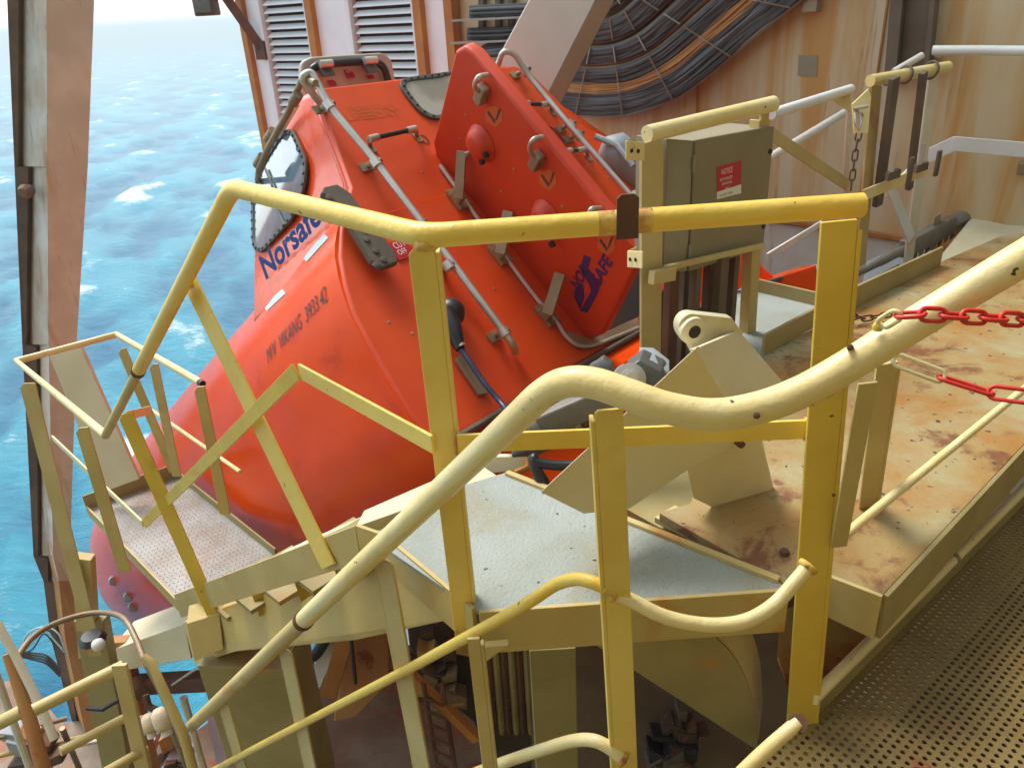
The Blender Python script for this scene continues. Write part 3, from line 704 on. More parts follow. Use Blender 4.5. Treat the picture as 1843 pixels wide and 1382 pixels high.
# stanchions
pc0 = dep(1096, 738, 1.345); pc1 = dep(1128, 1400, 1.73)
angle_post('stanchion', T, pc0, pc1, X, .050, .008, .03, M['lemon_post'], -1, .006)
for (x0, y0, x1, y1, w, t) in ((688, 1006, 762, 1400, .050, 'ochre'), (512, 1168, 562, 1400, .050, 'ochre'), (400, 1262, 440, 1400, .06, 'ochre')):
    p0 = sv(x0, y0) + SPL[1] * 0; p0 = dep(x0, y0, float((p0 - EYE) @ _f) + .03); p1 = dep(x1, y1, float((sv(x1, y1) - EYE) @ _f) + .03)
    angle_post('stanchion', T, p0, p1, se - S[-1], w * 1.25, .008, .03, M['cream'], 1, .008)
for c_, r_, w_ in ((m2[0], m2[1], .020), (m2[-1], m2[-2], .021), (m3[0], m3[1], .020)):
    MB().rev(c_ - unit(r_ - c_) * .004, unit(r_ - c_), [(w_, -.004), (w_, .002), (.0165, .008)], 16).build('weld_bead', M['railstain'], T, smooth='all')
MB().bar(dep(1478, 705, 1.33), dep(1492, 700, GATE_D), .02, .02, UP).build('weld_stub', M['rust'], T)
for (x, y, d) in ((1362, 748, 1.262), (1530, 625, 1.245), (905, 772, 1.46), (815, 857, 1.60)):
    c = dep(x, y, d); MB().rev(c, -ray(x, y), [(.0055, -.02), (.0055, .0005), (.003, .002)], 10).build('paint_chip', M['rust'], T, smooth=True)

# railing post on the rusty deck and its mid rail
T = thing('deck_railing', 'short cream yellow railing on the rusty deck, just right of the tall gate post', 'railing', dk(1565, 905))
b = dk(1562, 915); tt = dep(1598, 655, float((b - EYE) @ _f) * .83)
angle_post('post', T, tt, b, X, .048, .008, .05, M['cream'], 1)
b2 = dep(1510, 985, 1.72); t2 = dep(1563, 690, 1.45)
angle_post('post', T, t2, b2, X, .036, .006, 0, M['cream'], 1)
MB().tube([dk(1518, 965, .50), dk(1560, 930, .50), dk(1856, 690, .50), dk(2050, 535, .5)], .0115, n=14).build('mid_rail', M['cream_rail'], T, smooth=True)

# ------------------------------------------------------------------ stair and balcony on the left
T = thing('stair_balcony', 'small ochre balcony with worn chequered floor and stair below the zigzag rail, at left', 'balcony', atz(318, 1085, ZB))
Bq = [atz(x, y, ZB) for x, y in ((155, 915), (320, 856), (500, 1000), (318, 1085))]
MB().prism(Bq, V(0, 0, -.01)).build('floor_plate', None or paint('worn_chequer_plate', (.36, .35, .33), (.26, .22, .18), rust=.22, rsc=3, rough=.5, bump=.8, bsc=55, metal=.1, stain=.45, soft=.05, stainc=(.28, .18, .12)), T)
# raised chequer ribs
e1_, e2_ = Bq[1] - Bq[0], Bq[3] - Bq[0]; mb = MB()
n1, n2 = 24, 34
for i in range(n1):
    for j in range(n2):
        u_, v_ = (i + .5) / n1, (j + .5) / n2
        if u_ + v_ * .0 > .97: continue
        p = Bq[0] * (1 - u_) * (1 - v_) + Bq[1] * u_ * (1 - v_) + Bq[2] * u_ * v_ + Bq[3] * (1 - u_) * v_
        dd = unit(e1_ + e2_) if (i + j) % 2 else unit(e1_ - e2_); dn = np.cross(dd, UP)
        mb.add([p - dd * .014, p + dn * .004, p + dd * .014, p - dn * .004, p + UP * .003], [(0, 1, 4), (1, 2, 4), (2, 3, 4), (3, 0, 4)])
o = mb.build('chequer_ribs', M['tray_side'], T); o['kind'] = 'stuff'
def edge(p, q, hu, hd, mat, name='toe_plate'):
    n = np.cross(unit(q - p), UP)
    MB().prism([p + UP * hu, q + UP * hu, q - UP * hd, p - UP * hd], n * .010).build(name, mat, T, bevel=.002)
edge(Bq[0], Bq[1], .09, .03, M['cream_dark']); edge(Bq[1], Bq[2], .05, .06, M['cream_dark']); edge(Bq[3], Bq[0], .02, .06, M['ochre'])
nst = np.cross(unit((P3b - P4) * V(1, 1, 0)), UP)
MB().prism([P4 + UP * .06, P3b + UP * .005, P3b - UP * .125, P4 - UP * .085], nst * .012).build('stringer', M['ochre'], T, bevel=.002)
far0, far1 = Bq[2] + UP * .05, dk(860, 852)
fdir = CR * .0
MB().prism([dep(498, 1000, 3.0), dep(640, 938, 2.75), dep(800, 868, 2.45), dep(800, 884, 2.45), dep(640, 956, 2.75), dep(495, 1016, 3.0)], CR * .05).build('far_stringer', M['pale'], T, bevel=.003)
for k in range(6):
    t = (k + .6) / 6.3; c = P4 + (P3b - P4) * t
    back = -nst if (-nst) @ CR > 0 else nst
    s = unit((P3b - P4) * V(1, 1, 0))
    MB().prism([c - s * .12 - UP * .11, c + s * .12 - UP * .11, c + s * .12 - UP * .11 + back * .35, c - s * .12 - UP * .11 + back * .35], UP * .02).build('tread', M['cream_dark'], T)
for (x, y) in ((340, 1128), (392, 1108), (455, 1085), (530, 1058), (600, 1030)):
    c0 = P4 + (P3b - P4) * ((x - 318) / (645 - 318)); d_ = float((c0 - EYE) @ _f) + .02
    MB().prism([dep(x - 2, y - 14, d_), dep(x + 34, y - 24, d_), dep(x + 30, y + 10, d_ + .05), dep(x + 12, y + 26, d_)], CR * .10).build('tread_bracket', M['yellow_post'], T, bevel=.002)
# balcony railings
bt_ = [(R4, None)]
MB().tube([R4 + UP * .0, R5, R6, R7], .019, n=14).build('top_rail', M['cream_rail'], T, smooth=True)
for p in (R7,): MB().tube([p, p + unit(R7 - R6) * .03], .017, n=12).build('open_pipe_end', M['black'], T, smooth=True)
for x0, y0, x1, y1, w, mt, dpt in ((48, 690, 172, 1180, .075, 'cream', 3.75), (146, 770, 224, 1030, .06, 'ochre', 3.5), (224, 745, 385, 1108, .062, 'yellow_post', 3.1), (218, 628, 312, 850, .045, 'ochre', 3.85), (276, 655, 318, 858, .045, 'cream', 3.8), (358, 696, 405, 925, .05, 'ochre', 3.45)):
    p0, p1 = dep(x0, y0, dpt), dep(x1, y1, dpt + .35 * (y1 - y0) / 350)
    angle_post('stanchion', T, p0, p1, X, w, .01, .0, M[mt], 1, .02)
Mq = [(R4 + Bq[3]) / 2, (R5 + Bq[0]) / 2, (R6 + Bq[1]) / 2, (R7 + Bq[2]) / 2]
MB().tube([Mq[2], Mq[3]], .011).build('mid_rail', M['cream_rail'], T, smooth=True)
MB().bar(Mq[1], Mq[0], .035, .01, UP).build('mid_rail', M['cream_rail'], T, bevel=.002)
MB().bar(dep(228, 748, 3.35), dep(270, 738, 3.75), .04, .01, UP).build('mid_rail', M['cream_rail'], T, bevel=.002)
# leaning plate behind the balcony
MB().prism([dep(88, 640, 4.5), dep(142, 618, 4.5), dep(250, 862, 4.6), dep(188, 885, 4.6)], V(.0, .03, 0)).build('leaning_plate', M['pale'], T, bevel=.003)

# girders and columns under the landing
T = thing('landing_girder', 'dull cream box girder under the landing and stair', 'girder', dep(600, 1150, 2.7))
MB().prism([dep(x, y, d) for x, y, d in ((330, 1120, 3.7), (470, 1068, 3.2), (645, 1000, 2.6), (700, 1035, 2.4), (842, 1120, 2.1), (808, 1116, 2.2), (640, 1152, 2.7), (425, 1172, 3.4), (350, 1196, 3.7))], V(.05, .16, 0)).build('web', M['ochre'], T, bevel=.003)
MB().prism([dep(x, y, 3.45) for x, y in ((335, 1122), (395, 1104), (402, 1168), (350, 1190))], V(-.03, .12, 0)).build('end_box', M['ochre'], T, bevel=.004)
MB().prism([dep(x, y, d) for x, y, d in ((195, 1172, 4.6), (332, 1122, 4.3), (344, 1186, 4.3), (225, 1206, 4.6))], V(.05, .25, 0)).build('outrigger', M['pale'], T, bevel=.004)
MB().prism([dep(x, y, d) for x, y, d in ((860, 1166, 1.82), (915, 1160, 1.85), (868, 1196, 1.82))], V(.0, .02, 0)).build('stiffener', M['cream'], T, bevel=.001)
T = thing('support_column', 'broad olive cream support column below the stair, left one', 'column', dep(480, 1390, 4.1), 'support columns under the landing')
cA = dep(455, 1160, 3.6); cB = cA - UP * 3
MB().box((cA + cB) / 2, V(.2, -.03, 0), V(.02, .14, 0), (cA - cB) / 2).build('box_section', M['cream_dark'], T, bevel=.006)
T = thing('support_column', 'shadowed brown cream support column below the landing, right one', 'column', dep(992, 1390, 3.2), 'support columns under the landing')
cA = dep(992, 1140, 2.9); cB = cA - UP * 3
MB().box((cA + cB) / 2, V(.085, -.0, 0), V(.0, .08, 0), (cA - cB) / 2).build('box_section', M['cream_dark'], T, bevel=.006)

# ------------------------------------------------------------------ cream recovery bracket on the deck
T = thing('lifting_bracket', 'big pale cream bent bracket with a drilled lug, beside the lifeboat stern', 'bracket', dk(1400, 985))
dpt = float((dk(1400, 985) - EYE) @ _f)
bp0 = onp(1250, 700, (dep(1318, 735, dpt * .96), unit(V(-.45, 1, 0))))
BPL = (dep(1318, 760, dpt * 1.0), unit(V(-.35, 1, .15)))
def bb(x, y): return onp(x, y, BPL)
ext = unit(V(.62, .75, .12))
arm = [bb(x, y) for x, y in ((1250, 628), (1318, 737), (1348, 790), (1232, 850), (1132, 916), (1050, 925), (972, 886))]
MB().prism(arm, ext * .02).build('arm_plate', M['pale'], T, bevel=.003)
leg = [bb(x, y) + ext * .025 for x, y in ((1345, 745), (1405, 985), (1240, 906), (1222, 828))]
MB().prism(leg, ext * .02).build('leg_plate', M['pale'], T, bevel=.003)
# top strap reaching back to the right
tl, tr = bb(1250, 628), bb(1318, 737)
tlb = onp(1330, 594, (tl + CR * .28, CR)); trb = onp(1412, 690, (tr + CR * .28, CR))
n_ = unit(np.cross(tr - tl, tlb - tl))
MB().prism([tl, tr, trb, tlb], -n_ * .015 * (1 if n_[2] > 0 else -1)).build('top_strap', M['pale'], T, bevel=.003)
dl, dlb = bb(972, 886), bb(972, 886) + (tlb - tl)
MB().prism([tl, tl + (tlb - tl), bb(1010, 850) + (tlb - tl), bb(975, 884)], -UP * .012).build('upper_strap', M['pale'], T, bevel=.002)
LPL = (tlb - CR * .02, unit(V(-.35, 1, .1)))
cc = onp(1243, 592, LPL)
rim = []
for an in np.linspace(math.radians(75), math.radians(255), 12):
    rim.append(onp(1247 + 25 * math.cos(an), 592 - 27 * math.sin(an), LPL))
lug = rim + [onp(x, y, LPL) for x, y in ((1262, 660), (1300, 660), (1338, 600), (1318, 573))]
MB().prism(lug, LPL[1] * .03).build('lug', M['pale'], T, bevel=.003)
mb = MB(); mb.rev(cc - LPL[1] * .018, LPL[1], [(.03, 0), (.036, .004), (.036, .02)], 22).build('lug_collar', M['pale'], T, smooth=True)
MB().rev(cc - LPL[1] * .021, LPL[1], [(.017, 0), (.017, .005)], 18).build('lug_hole', M['dark'], T, smooth=True)
MB().rev(bb(1328, 794), -BPL[1], [(.012, 0), (.01, .02)], 10).build('bolt', M['rust'], T)
MB().rev(dk(1400, 975) - V(.0, .05, 0), UP, [(.014, .0), (.012, .012)], 6).build('bolt', M['rust'], T)
# low cream plate in front of the leg
T = thing('floor_channel', 'long cream channel lying between the grey landing and the rusty deck', 'channel', dk(1290, 985, .2))
MB().prism([dk(x, y, .31) for x, y in ((1178, 930), (1215, 908), (1415, 1030), (1412, 1046))], V(0, 0, -.02)).build('channel_plate', M['cream'], T, bevel=.002)
MB().prism([dk(x, y, .27) for x, y in ((1108, 905), (1180, 868), (1300, 780), (1340, 960), (1425, 1050), (1290, 1005), (1180, 945))], V(0, 0, -.02)).build('channel_bed', M['cream_dark'], T)

# ------------------------------------------------------------------ junction cabinet on its frame
T = thing('cabinet_stand', 'cream post stand with a thick top pipe holding the grey cabinet', 'frame', dk(1170, 650))
pf = dk(1170, 652); D1 = float((pf - EYE) @ _f)
top1 = pf + UP * (1.27 - ZD); top1 = dep(1166, 240, 2.72)
pf = dep(1170, 668, 3.10)
tp1, tp2 = dep(1168, 241, 2.72), dep(1392, 187, 3.02)
MB().tube([tp1 - unit(tp2 - tp1) * .01, tp2], .030, n=20).build('top_pipe', M['cream_rail'], T, smooth=True)
wd = unit(tp2 - tp1)
angle_post('post', T, dep(1173, 255, 2.72), dep(1170, 700, 3.15), wd, .092, .012, .07, M['cream'], 1)
angle_post('post', T, dep(1378, 205, 3.02), dep(1352, 640, 3.5), wd, .045, .010, .05, M['ochre'], -1)
for y in (272, 467):
    c = dep(1143, y, 2.66 + (y - 272) * .001); a_ = unit(dep(1175, y + 2, 2.74) - c)
    MB().box(c + a_ * .0, a_ * .055, UP * .032, np.cross(a_, UP) * .003).build('clamp_plate', M['cream_rail'], T, bevel=.002)
    for s in (-.028, .012): MB().rev(c + a_ * s - np.cross(a_, UP) * (-.0055 if np.cross(a_, UP)[1] < 0 else .0055) * 1, (np.cross(a_, UP)), [(.007, -.001), (.007, .002)], 10).build('bolt_hole', M['dark'], T)
    c2 = c - a_ * .05; MB().box(c2 + CR * .03, CR * .03, UP * .032, a_ * .003).build('clamp_side', M['cream'], T, bevel=.001)
for y0, y1, x1 in ((497, 480, 1212), (455, 432, 1380)):
    pass
MB().bar(dep(1172, 500, 2.88), dep(1212, 492, 2.95), .05, .03, UP).build('cross_arm', M['cream'], T, bevel=.002)
MB().bar(dep(1196, 483, 2.92), dep(1374, 442, 3.2), .02, .02, UP).build('lower_rail', M['cream'], T, bevel=.002)
K = thing('junction_cabinet', 'olive grey steel cabinet with a red and white notice, held between two cream posts', 'cabinet', dep(1290, 470, 3.1))
KP = vplane(dep(1247, 300, 2.86), dep(1385, 250, 3.06))
def kk(x, y, off=0): n = KP[1] if KP[1][1] > 0 else -KP[1]; return onp(x, y, (KP[0] - n * off, KP[1]))
kn = KP[1] if KP[1][1] > 0 else -KP[1]
kz1, kz0 = kk(1247, 255)[2], kk(1247, 487)[2]
ka, kb = kk(1247, 350), kk(1383, 350)
def kp(s, z, off=0): p = ka + (kb - ka) * s; return V(p[0], p[1], z) - kn * off
MB().prism([kp(0, kz0), kp(1, kz0), kp(1, kz1), kp(0, kz1)], kn * .018).build('door', M['cab_front'], K, bevel=.004)
MB().prism([kp(.005, kz0 + .005, -.02), kp(.995, kz0 + .005, -.02), kp(.995, kz1 - .005, -.02), kp(.005, kz1 - .005, -.02)], kn * .20).build('body', M['cab_side'], K, bevel=.006)
# visible left return of the body
lw = unit(kb - ka)
MB().prism([kp(0, kz0, -.004) - lw * .006, kp(0, kz1, -.004) - lw * .006, kp(0, kz1, -.03) - lw * .115, kp(0, kz0, -.03) - lw * .115], kn * .16).build('side_box', M['cab_side'], K, bevel=.004)
for z in (kz0 + .08, kz1 - .08): MB().tube([kp(-.015, z - .03, .004), kp(-.015, z + .03, .004)], .006, n=8).build('hinge', M['cab_side'], K)
for z in ((kz0 + kz1) / 2 + .15, (kz0 + kz1) / 2 - .15): MB().rev(kp(.965, z, -.002), -kn, [(.010, 0), (.010, .008), (.006, .010)], 12).build('lock', M['black'], K)
q = [kk(x, y, .0) for x, y in ((1290, 301), (1334, 289), (1333, 331), (1290, 345))]
MB().prism([p - kn * .0005 for p in q], -kn * .002).build('red_notice', M['red'], K)
q = [kk(x, y, .0) for x, y in ((1290, 346), (1333, 332), (1333, 348), (1290, 359))]
MB().prism([p - kn * .0005 for p in q], -kn * .002).build('white_notice', M['print_white'], K)
xd = unit(kk(1333, 300) - kk(1290, 312)); yd = UP
decal_text('NOTICE', kk(1297, 315), xd, yd, .030, M['print_white'], K, normal=-kn, lift=.004, width=.062)
decal_text('AUTHORIZED', kk(1294, 327), xd, yd, .016, M['print_white'], K, normal=-kn, lift=.004, width=.072)
decal_text('PERSONNEL', kk(1298, 334), xd, yd, .014, M['print_white'], K, normal=-kn, lift=.004, width=.058)
decal_text('ONLY', kk(1303, 341), xd, yd, .012, M['print_white'], K, normal=-kn, lift=.004, width=.03)
decal_text('DO NOT OPEN', kk(1294, 355), xd, yd, .014, M['print_dark'], K, normal=-kn, lift=.004, width=.072)
mb = MB()
# cable conduits under the cabinet
T = thing('conduit_bundle', 'group of rusty brown square conduits hanging straight down under the cabinet', 'conduit', dep(1240, 640, 3.4))
for i, (x, w, d) in enumerate(((1210, .05, 3.06), (1232, .035, 3.16), (1253, .03, 3.1), (1279, .04, 3.2), (1300, .045, 3.12), (1322, .03, 3.22))):
    p = dep(x, 482 - (x - 1200) * .22, d); q = p - UP * .62
    MB().bar(p, q, w, .04, wd).build('conduit', M['conduit'] if i % 3 else M['rust'], T, bevel=.003)
MB().bar(dep(1200, 520, 3.3), dep(1200, 690, 3.5), .14, .02, wd).build('rusty_backplate', M['rust'], T)
MB().bar(dep(1240, 560, 3.32), dep(1240, 700, 3.5), .2, .02, wd).build('rusty_backplate', M['rust'], T)

# ------------------------------------------------------------------ railings at the right, in front of the bulkhead
T = thing('far_railing', 'white topped railing section between the cabinet and the chained opening', 'railing', dep(1530, 400, 4.2))
MB().tube([dep(1388, 206, 3.75), dep(1531, 161, 4.2)], .026, n=16).build('top_pipe', M['white'], T, smooth=True)
MB().tube([dep(1375, 290, 4.6), dep(1520, 203, 5.1)], .024, n=14).build('rear_pipe', M['brace'], T, smooth=True)
MB().bar(dep(1386, 240, 3.8), dep(1528, 335, 4.2), .058, .012, UP).build('brace_bar', M['cream'], T, bevel=.002)
MB().bar(dep(1531, 168, 4.2), dep(1512, 470, 4.9), .045, .012, wd).build('post', M['white_cream'], T, bevel=.002)
MB().prism([dep(x, y, 4.18) for x, y in ((1492, 178), (1531, 164), (1534, 205))], V(0, .012, 0)).build('gusset', M['cream'], T)
MB().bar(dep(1380, 462, 4.3), dep(1478, 402, 4.9), .035, .012, UP).build('mid_bar', M['white'], T)
T = thing('bar_stand', 'tall cream stand with a short top pipe that carries two stowed dark bars', 'frame', dep(1640, 490, 4.6))
g1, g2 = dep(1566, 146, 3.98), dep(1706, 121, 4.22)
MB().tube([g1, g2], .030, n=18).build('top_pipe', M['cream_rail'], T, smooth=True)
angle_post('post', T, dep(1578, 152, 4.0), dep(1548, 480, 4.5), wd, .075, .012, .04, M['cream'], 1)
angle_post('post', T, dep(1682, 132, 4.2), dep(1632, 495, 4.95), wd, .075, .012, .06, M['white_cream'], 1)
MB().bar(dep(1553, 352, 4.12), dep(1668, 306, 4.45), .062, .012, UP).build('cross_bar', M['cream_rail'], T, bevel=.002)
MB().bar(dep(1568, 255, 4.3), dep(1640, 430, 4.7), .075, .012, wd).build('brace_bar', M['white'], T, bevel=.002)
MB().bar(dep(1595, 348, 4.6), dep(1640, 305, 4.7), .05, .012, UP).build('brace_bar', M['white'], T, bevel=.002)
MB().prism([dep(x, y, 4.0) for x, y in ((1534, 188), (1564, 160), (1568, 175), (1562, 240), (1538, 240))], V(0, .012, 0)).build('gusset', M['cream_rail'], T)
for nm, (x0, y0, d0, x1, y1, d1, w) in (('left', (1610, 140, 3.93, 1579, 370, 4.35, .058)), ('right', (1662, 130, 4.02, 1636, 340, 4.5, .040))):
    S_ = thing('stowed_bar', 'dark brown steel bar hanging from a ring on the cream frame, the ' + ('thicker left' if nm == 'left' else 'thinner right') + ' one', 'bar', dep(x1, y1, d1), 'stowed bars on the frame')
    MB().bar(dep(x0, y0, d0), dep(x1, y1, d1), w, .03, wd).build('bar', M['conduit'], S_, bevel=.003)
    cx = x0 + (17 if nm == 'left' else 12); c = g1 + (g2 - g1) * ((cx - 1566) / 140)
    ax_ = unit(g2 - g1); u1 = unit(np.cross(ax_, UP)); u2 = np.cross(u1, ax_)
    MB().tube([c + (u1 * math.cos(t) + u2 * math.sin(t)) * .043 + ax_ * .01 * math.sin(t) for t in np.linspace(0, 2 * math.pi, 22)[:-1]], .006, n=8, closed=True).build('ring', M['conduit'], S_, smooth='all')
    e = dep(x0 - 14 if nm == 'left' else x0 - 15, 322 if nm == 'left' else 308, 4.15 + (nm != 'left') * .2)
    MB().box(e + V(.03, 0, .02), wd * .055, UP * .022, V(0, .02, 0)).build('latch', M['conduit'], S_, bevel=.003)
    MB().box(e + V(.12, 0, .035), wd * .018, UP * .07, V(0, .012, 0)).build('latch_plate', M['conduit'], S_, bevel=.003)
    MB().tube([e + V(.01, -.02, .04), e + V(.015, -.02, .15)], .012, n=8).build('pin', M['steel'], S_, smooth=True)
MB().tube([dep(1608, 118 + 12, 4.6), dep(1660, 100, 4.6)], .02, n=10).build('rear_pipe', M['brace'], T, smooth=True)

def link(c, t, wdir, L_, Wd, r, rounded=True):
    t = unit(t); wdir = unit(wdir - t * (wdir @ t)); pts = []
    a = L_ / 2 - Wd / 2; b = Wd / 2
    for k in range(7):
        an = -math.pi / 2 + math.pi * k / 6; pts.append(c + t * (a + b * math.cos(an)) + wdir * b * math.sin(an))
    for k in range(7):
        an = math.pi / 2 + math.pi * k / 6; pts.append(c + t * (-a + b * math.cos(an)) + wdir * b * math.sin(an))
    return MB().tube(pts, r, n=8, closed=True)
def chain(T, path, L_, Wd, r, mats):
    path = [np.array(p) for p in path]; seg = np.cumsum([0] + [np.linalg.norm(path[i + 1] - path[i]) for i in range(len(path) - 1)])
    pitch = L_ - 2.4 * r; s = L_ / 2; i = 0
    while s < seg[-1]:
        j = int(np.searchsorted(seg, s)) - 1; j = max(0, min(j, len(path) - 2)); f = (s - seg[j]) / (seg[j + 1] - seg[j])
        c = path[j] * (1 - f) + path[j + 1] * f; t = path[j + 1] - path[j]
        side = np.cross(unit(t), _f); w_ = side if i % 2 == 0 else side * .45 + _f * .9
        link(c, t, w_, L_, Wd, r).build('link', mats(i), T, smooth='all'); s += pitch; i += 1
T = thing('red_plastic_chain', 'upper red plastic chain running right from the cream hook on the thick rail', 'chain', dep(1600, 575, 1.22), 'red plastic chains on the right')
chain(T, spline([dep(x, y, d) for x, y, d in ((1584, 586, 1.215), (1612, 570, 1.19), (1660, 566, 1.17), (1740, 570, 1.17), (1843, 576, 1.18), (1960, 585, 1.2))], 6), .040, .019, .0036, lambda i: M['plastic_white'] if i < 1 else M['plastic_red'])
MB().rev(dep(1580, 588, 1.235), UP, [(.007, -.006), (.009, 0), (.007, .006)], 12).build('hook_end', M['yellow_post'], T, smooth=True)
T = thing('red_plastic_chain', 'lower red plastic chain starting with a long cream link below the thick rail', 'chain', dep(1700, 690, 1.5), 'red plastic chains on the right')
chain(T, spline([dep(x, y, d) for x, y, d in ((1608, 645, 1.52), (1690, 676, 1.5), (1760, 700, 1.48), (1843, 713, 1.44), (1960, 725, 1.4))], 6), .098, .024, .0042, lambda i: M['plastic_white'] if i < 1 else M['plastic_red'])
T = thing('steel_chain', 'thin dark steel chain hanging from a shackle beside the cream frame post', 'chain', dep(1535, 340, 4.0), 'steel chains by the bulkhead')
chain(T, [dep(1548, 232, 4.02), dep(1540, 270, 4.05), dep(1531, 345, 4.15)], .062, .028, .0045, lambda i: M['conduit'])
MB().tube([dep(x, y, 3.98) for x, y in ((1540, 196), (1548, 206), (1550, 220), (1546, 234), (1540, 222), (1538, 206))], .008, n=8, closed=True).build('shackle', M['steel'], T, smooth=True)
MB().tube([dep(1536, 197, 3.97), dep(1562, 192, 3.97)], .009, n=8).build('shackle_pin', M['steel'], T, smooth=True)
T = thing('steel_chain', 'thin rusty steel chain lying over the far curb behind the tall yellow post', 'chain', dk(1560, 570), 'steel chains by the bulkhead')
chain(T, [dk(1528, 568, .40), dk(1560, 573, .37), dk(1600, 566, .38)], .05, .022, .004, lambda i: M['rust'])

# tensioner and ramp at the far right
T = thing('ramp_chute', 'blue grey sloping steel ramp with dark rollers beyond the deck curb', 'ramp', dk(1600, 520, .2))
rampA = [dep(x, y, 5.2) for x, y in ((1530, 560), (1556, 500), (1780, 385), (1800, 420), (1640, 500))]
MB().prism([dep(1545, 552, 4.7), dep(1560, 470, 5.2), dep(1780, 372, 6.2), dep(1830, 372, 6.0), dep(1650, 486, 5.2), dep(1600, 525, 4.8)], V(0, .0, -.06)).build('ramp_plate', M['bluegrey'], T, bevel=.004)
MB().prism([dep(1690, 470, 4.9), dep(1785, 352, 5.5), dep(1838, 352, 5.4), dep(1900, 470, 4.8), dep(1845, 520, 4.6)], V(.02, .05, 0)).build('cream_cheek_plate', M['pale'], T, bevel=.005)
T = thing('turnbuckle', 'long dark grey brown turnbuckle slanting up to a hook at the far right', 'turnbuckle', dep(1640, 450, 5.0))
pa, pb = dep(1545, 492, 4.75), dep(1800, 357, 5.6)
def lerp(t): return pa + (pb - pa) * t
MB().tube([lerp(t) for t in (0, .12, .14, .30)], [.02, .025, .03, .03], n=10).build('rod', M['gunmetal'], T, smooth=True)
MB().bar(lerp(.28), lerp(.62), .12, .07, UP).build('body', M['gunmetal'], T, bevel=.012)
for k in range(8):
    c = lerp(.33 + k * .045) - UP * .085
    MB().box(c, unit(pb - pa) * .016, UP * .03, CR * .04).build('tooth', M['rubber'] if k % 2 else M['bracket'], T, bevel=.003)
MB().tube([lerp(t) for t in (.60, .66, .74, .84, .93, 1.0)], [.03, .05, .10, .12, .09, .05], n=12).build('hook_head', M['gunmetal'], T, smooth=True)
MB().box(lerp(.5) + UP * .085, unit(pb - pa) * .03, UP * .035, CR * .03).build('lug', M['bracket'], T, bevel=.004)
MB().box(lerp(.2) - UP * .12, unit(pb - pa) * .12, UP * .03, CR * .03).build('foot', M['rubber'], T, bevel=.004)
# orange boat cradle bits seen past the cabinet
T = thing('orange_fairing', 'orange fibreglass fairing seen between the cabinet legs and the tall yellow post', 'fairing', dep(1400, 520, 4.6))
MB().prism([dep(x, y, 4.5) for x, y in ((1318, 445), (1345, 458), (1396, 500), (1396, 530), (1318, 525))], V(.05, .3, -.1)).build('shell', M['orange'], T, bevel=.01)
MB().prism([dep(x, y, 4.4) for x, y in ((1372, 514), (1400, 498), (1470, 476), (1470, 545), (1400, 535))], V(.05, .3, -.1)).build('shell', M['orange'], T, bevel=.01)
MB().tube([dep(1372, 510, 4.3), dep(1420, 497, 4.45), dep(1475, 482, 4.6)], .012).build('edge_rope', M['rubber'], T)
MB().box(dep(1475, 505, 4.5), V(.04, 0, 0), V(0, .06, 0), UP * .08).build('grey_corner_block', M['bluegrey'], T, bevel=.01)
MB().prism([dep(x, y, 3.9) for x, y in ((1195, 470), (1330, 445), (1335, 520), (1200, 560))], V(.02, .05, 0)).build('rear_shell', M['orange'], T, bevel=.01)

# ------------------------------------------------------------------ lifeboat
S0 = onp(558, 161, (CR * 2.6, CR))
th = math.radians(48); dw = -AX * math.sin(th) - UP * math.cos(th)
WN = unit(np.cross(dw, CR)); WN = WN if WN @ (EYE - S0) > 0 else -WN       # stern wall normal, towards us
fb = math.radians(35); ba = AX * math.cos(fb) - UP * math.sin(fb); bv = AX * math.sin(fb) + UP * math.cos(fb)
def bl(L_, c, h): return S0 + ba * L_ + CR * c + bv * h
def wl_(x, y, off=0.0): return onp(x, y, (S0 + WN * off, WN))
B = thing('lifeboat', 'bright orange enclosed free fall lifeboat lying nose down towards the sea, seen from its stern', 'lifeboat', bl(3, .83, -2.9))
# hull
CC = .83; TIP = 8.5
half = [(-.0, -.66), (-.7, -.66), (-1.10, -.68), (-1.22, -.75), (-1.36, -.90), (-1.48, -1.16), (-1.55, -1.50), (-1.58, -1.72), (-1.53, -2.0), (-1.38, -2.3), (-1.05, -2.6), (-.5, -2.85), (0, -2.95)]
prof = spline([V(a, b, 0) for a, b in half], 3)
full = [(p[0], p[1]) for p in prof] + [(-p[0], p[1]) for p in prof[::-1][1:-1]]
st = [0] + list(np.linspace(.03, 1, 60) ** .7)
hv = []; hf = []; n = len(full)
for t in st:
    sb = (1 - t ** 8.0) ** .5 * (1 - .3 * t ** 1.9); sh = (1 - t ** 6) ** .5
    hc = -1.55 - .1 * t
    for (c, h_) in full:
        hh = hc + (h_ + 1.55) * sh * (1 - .2 * t ** 1.9); Lb = .23 * h_ * (1 - t) ** 3
        hv.append(bl(Lb + TIP * t + .012, CC + c * sb, hh))
for i in range(len(st) - 1):
    for j in range(n): hf.append((i * n + j, i * n + (j + 1) % n, (i + 1) * n + (j + 1) % n, (i + 1) * n + j))
hf.append(tuple(range(n)))
hull = MB().add(hv, hf).build('hull', M['orange'], B, smooth=50)
bvh_hull = BVHTree.FromPolygons([Vector(tuple(p)) for p in hv], hf)
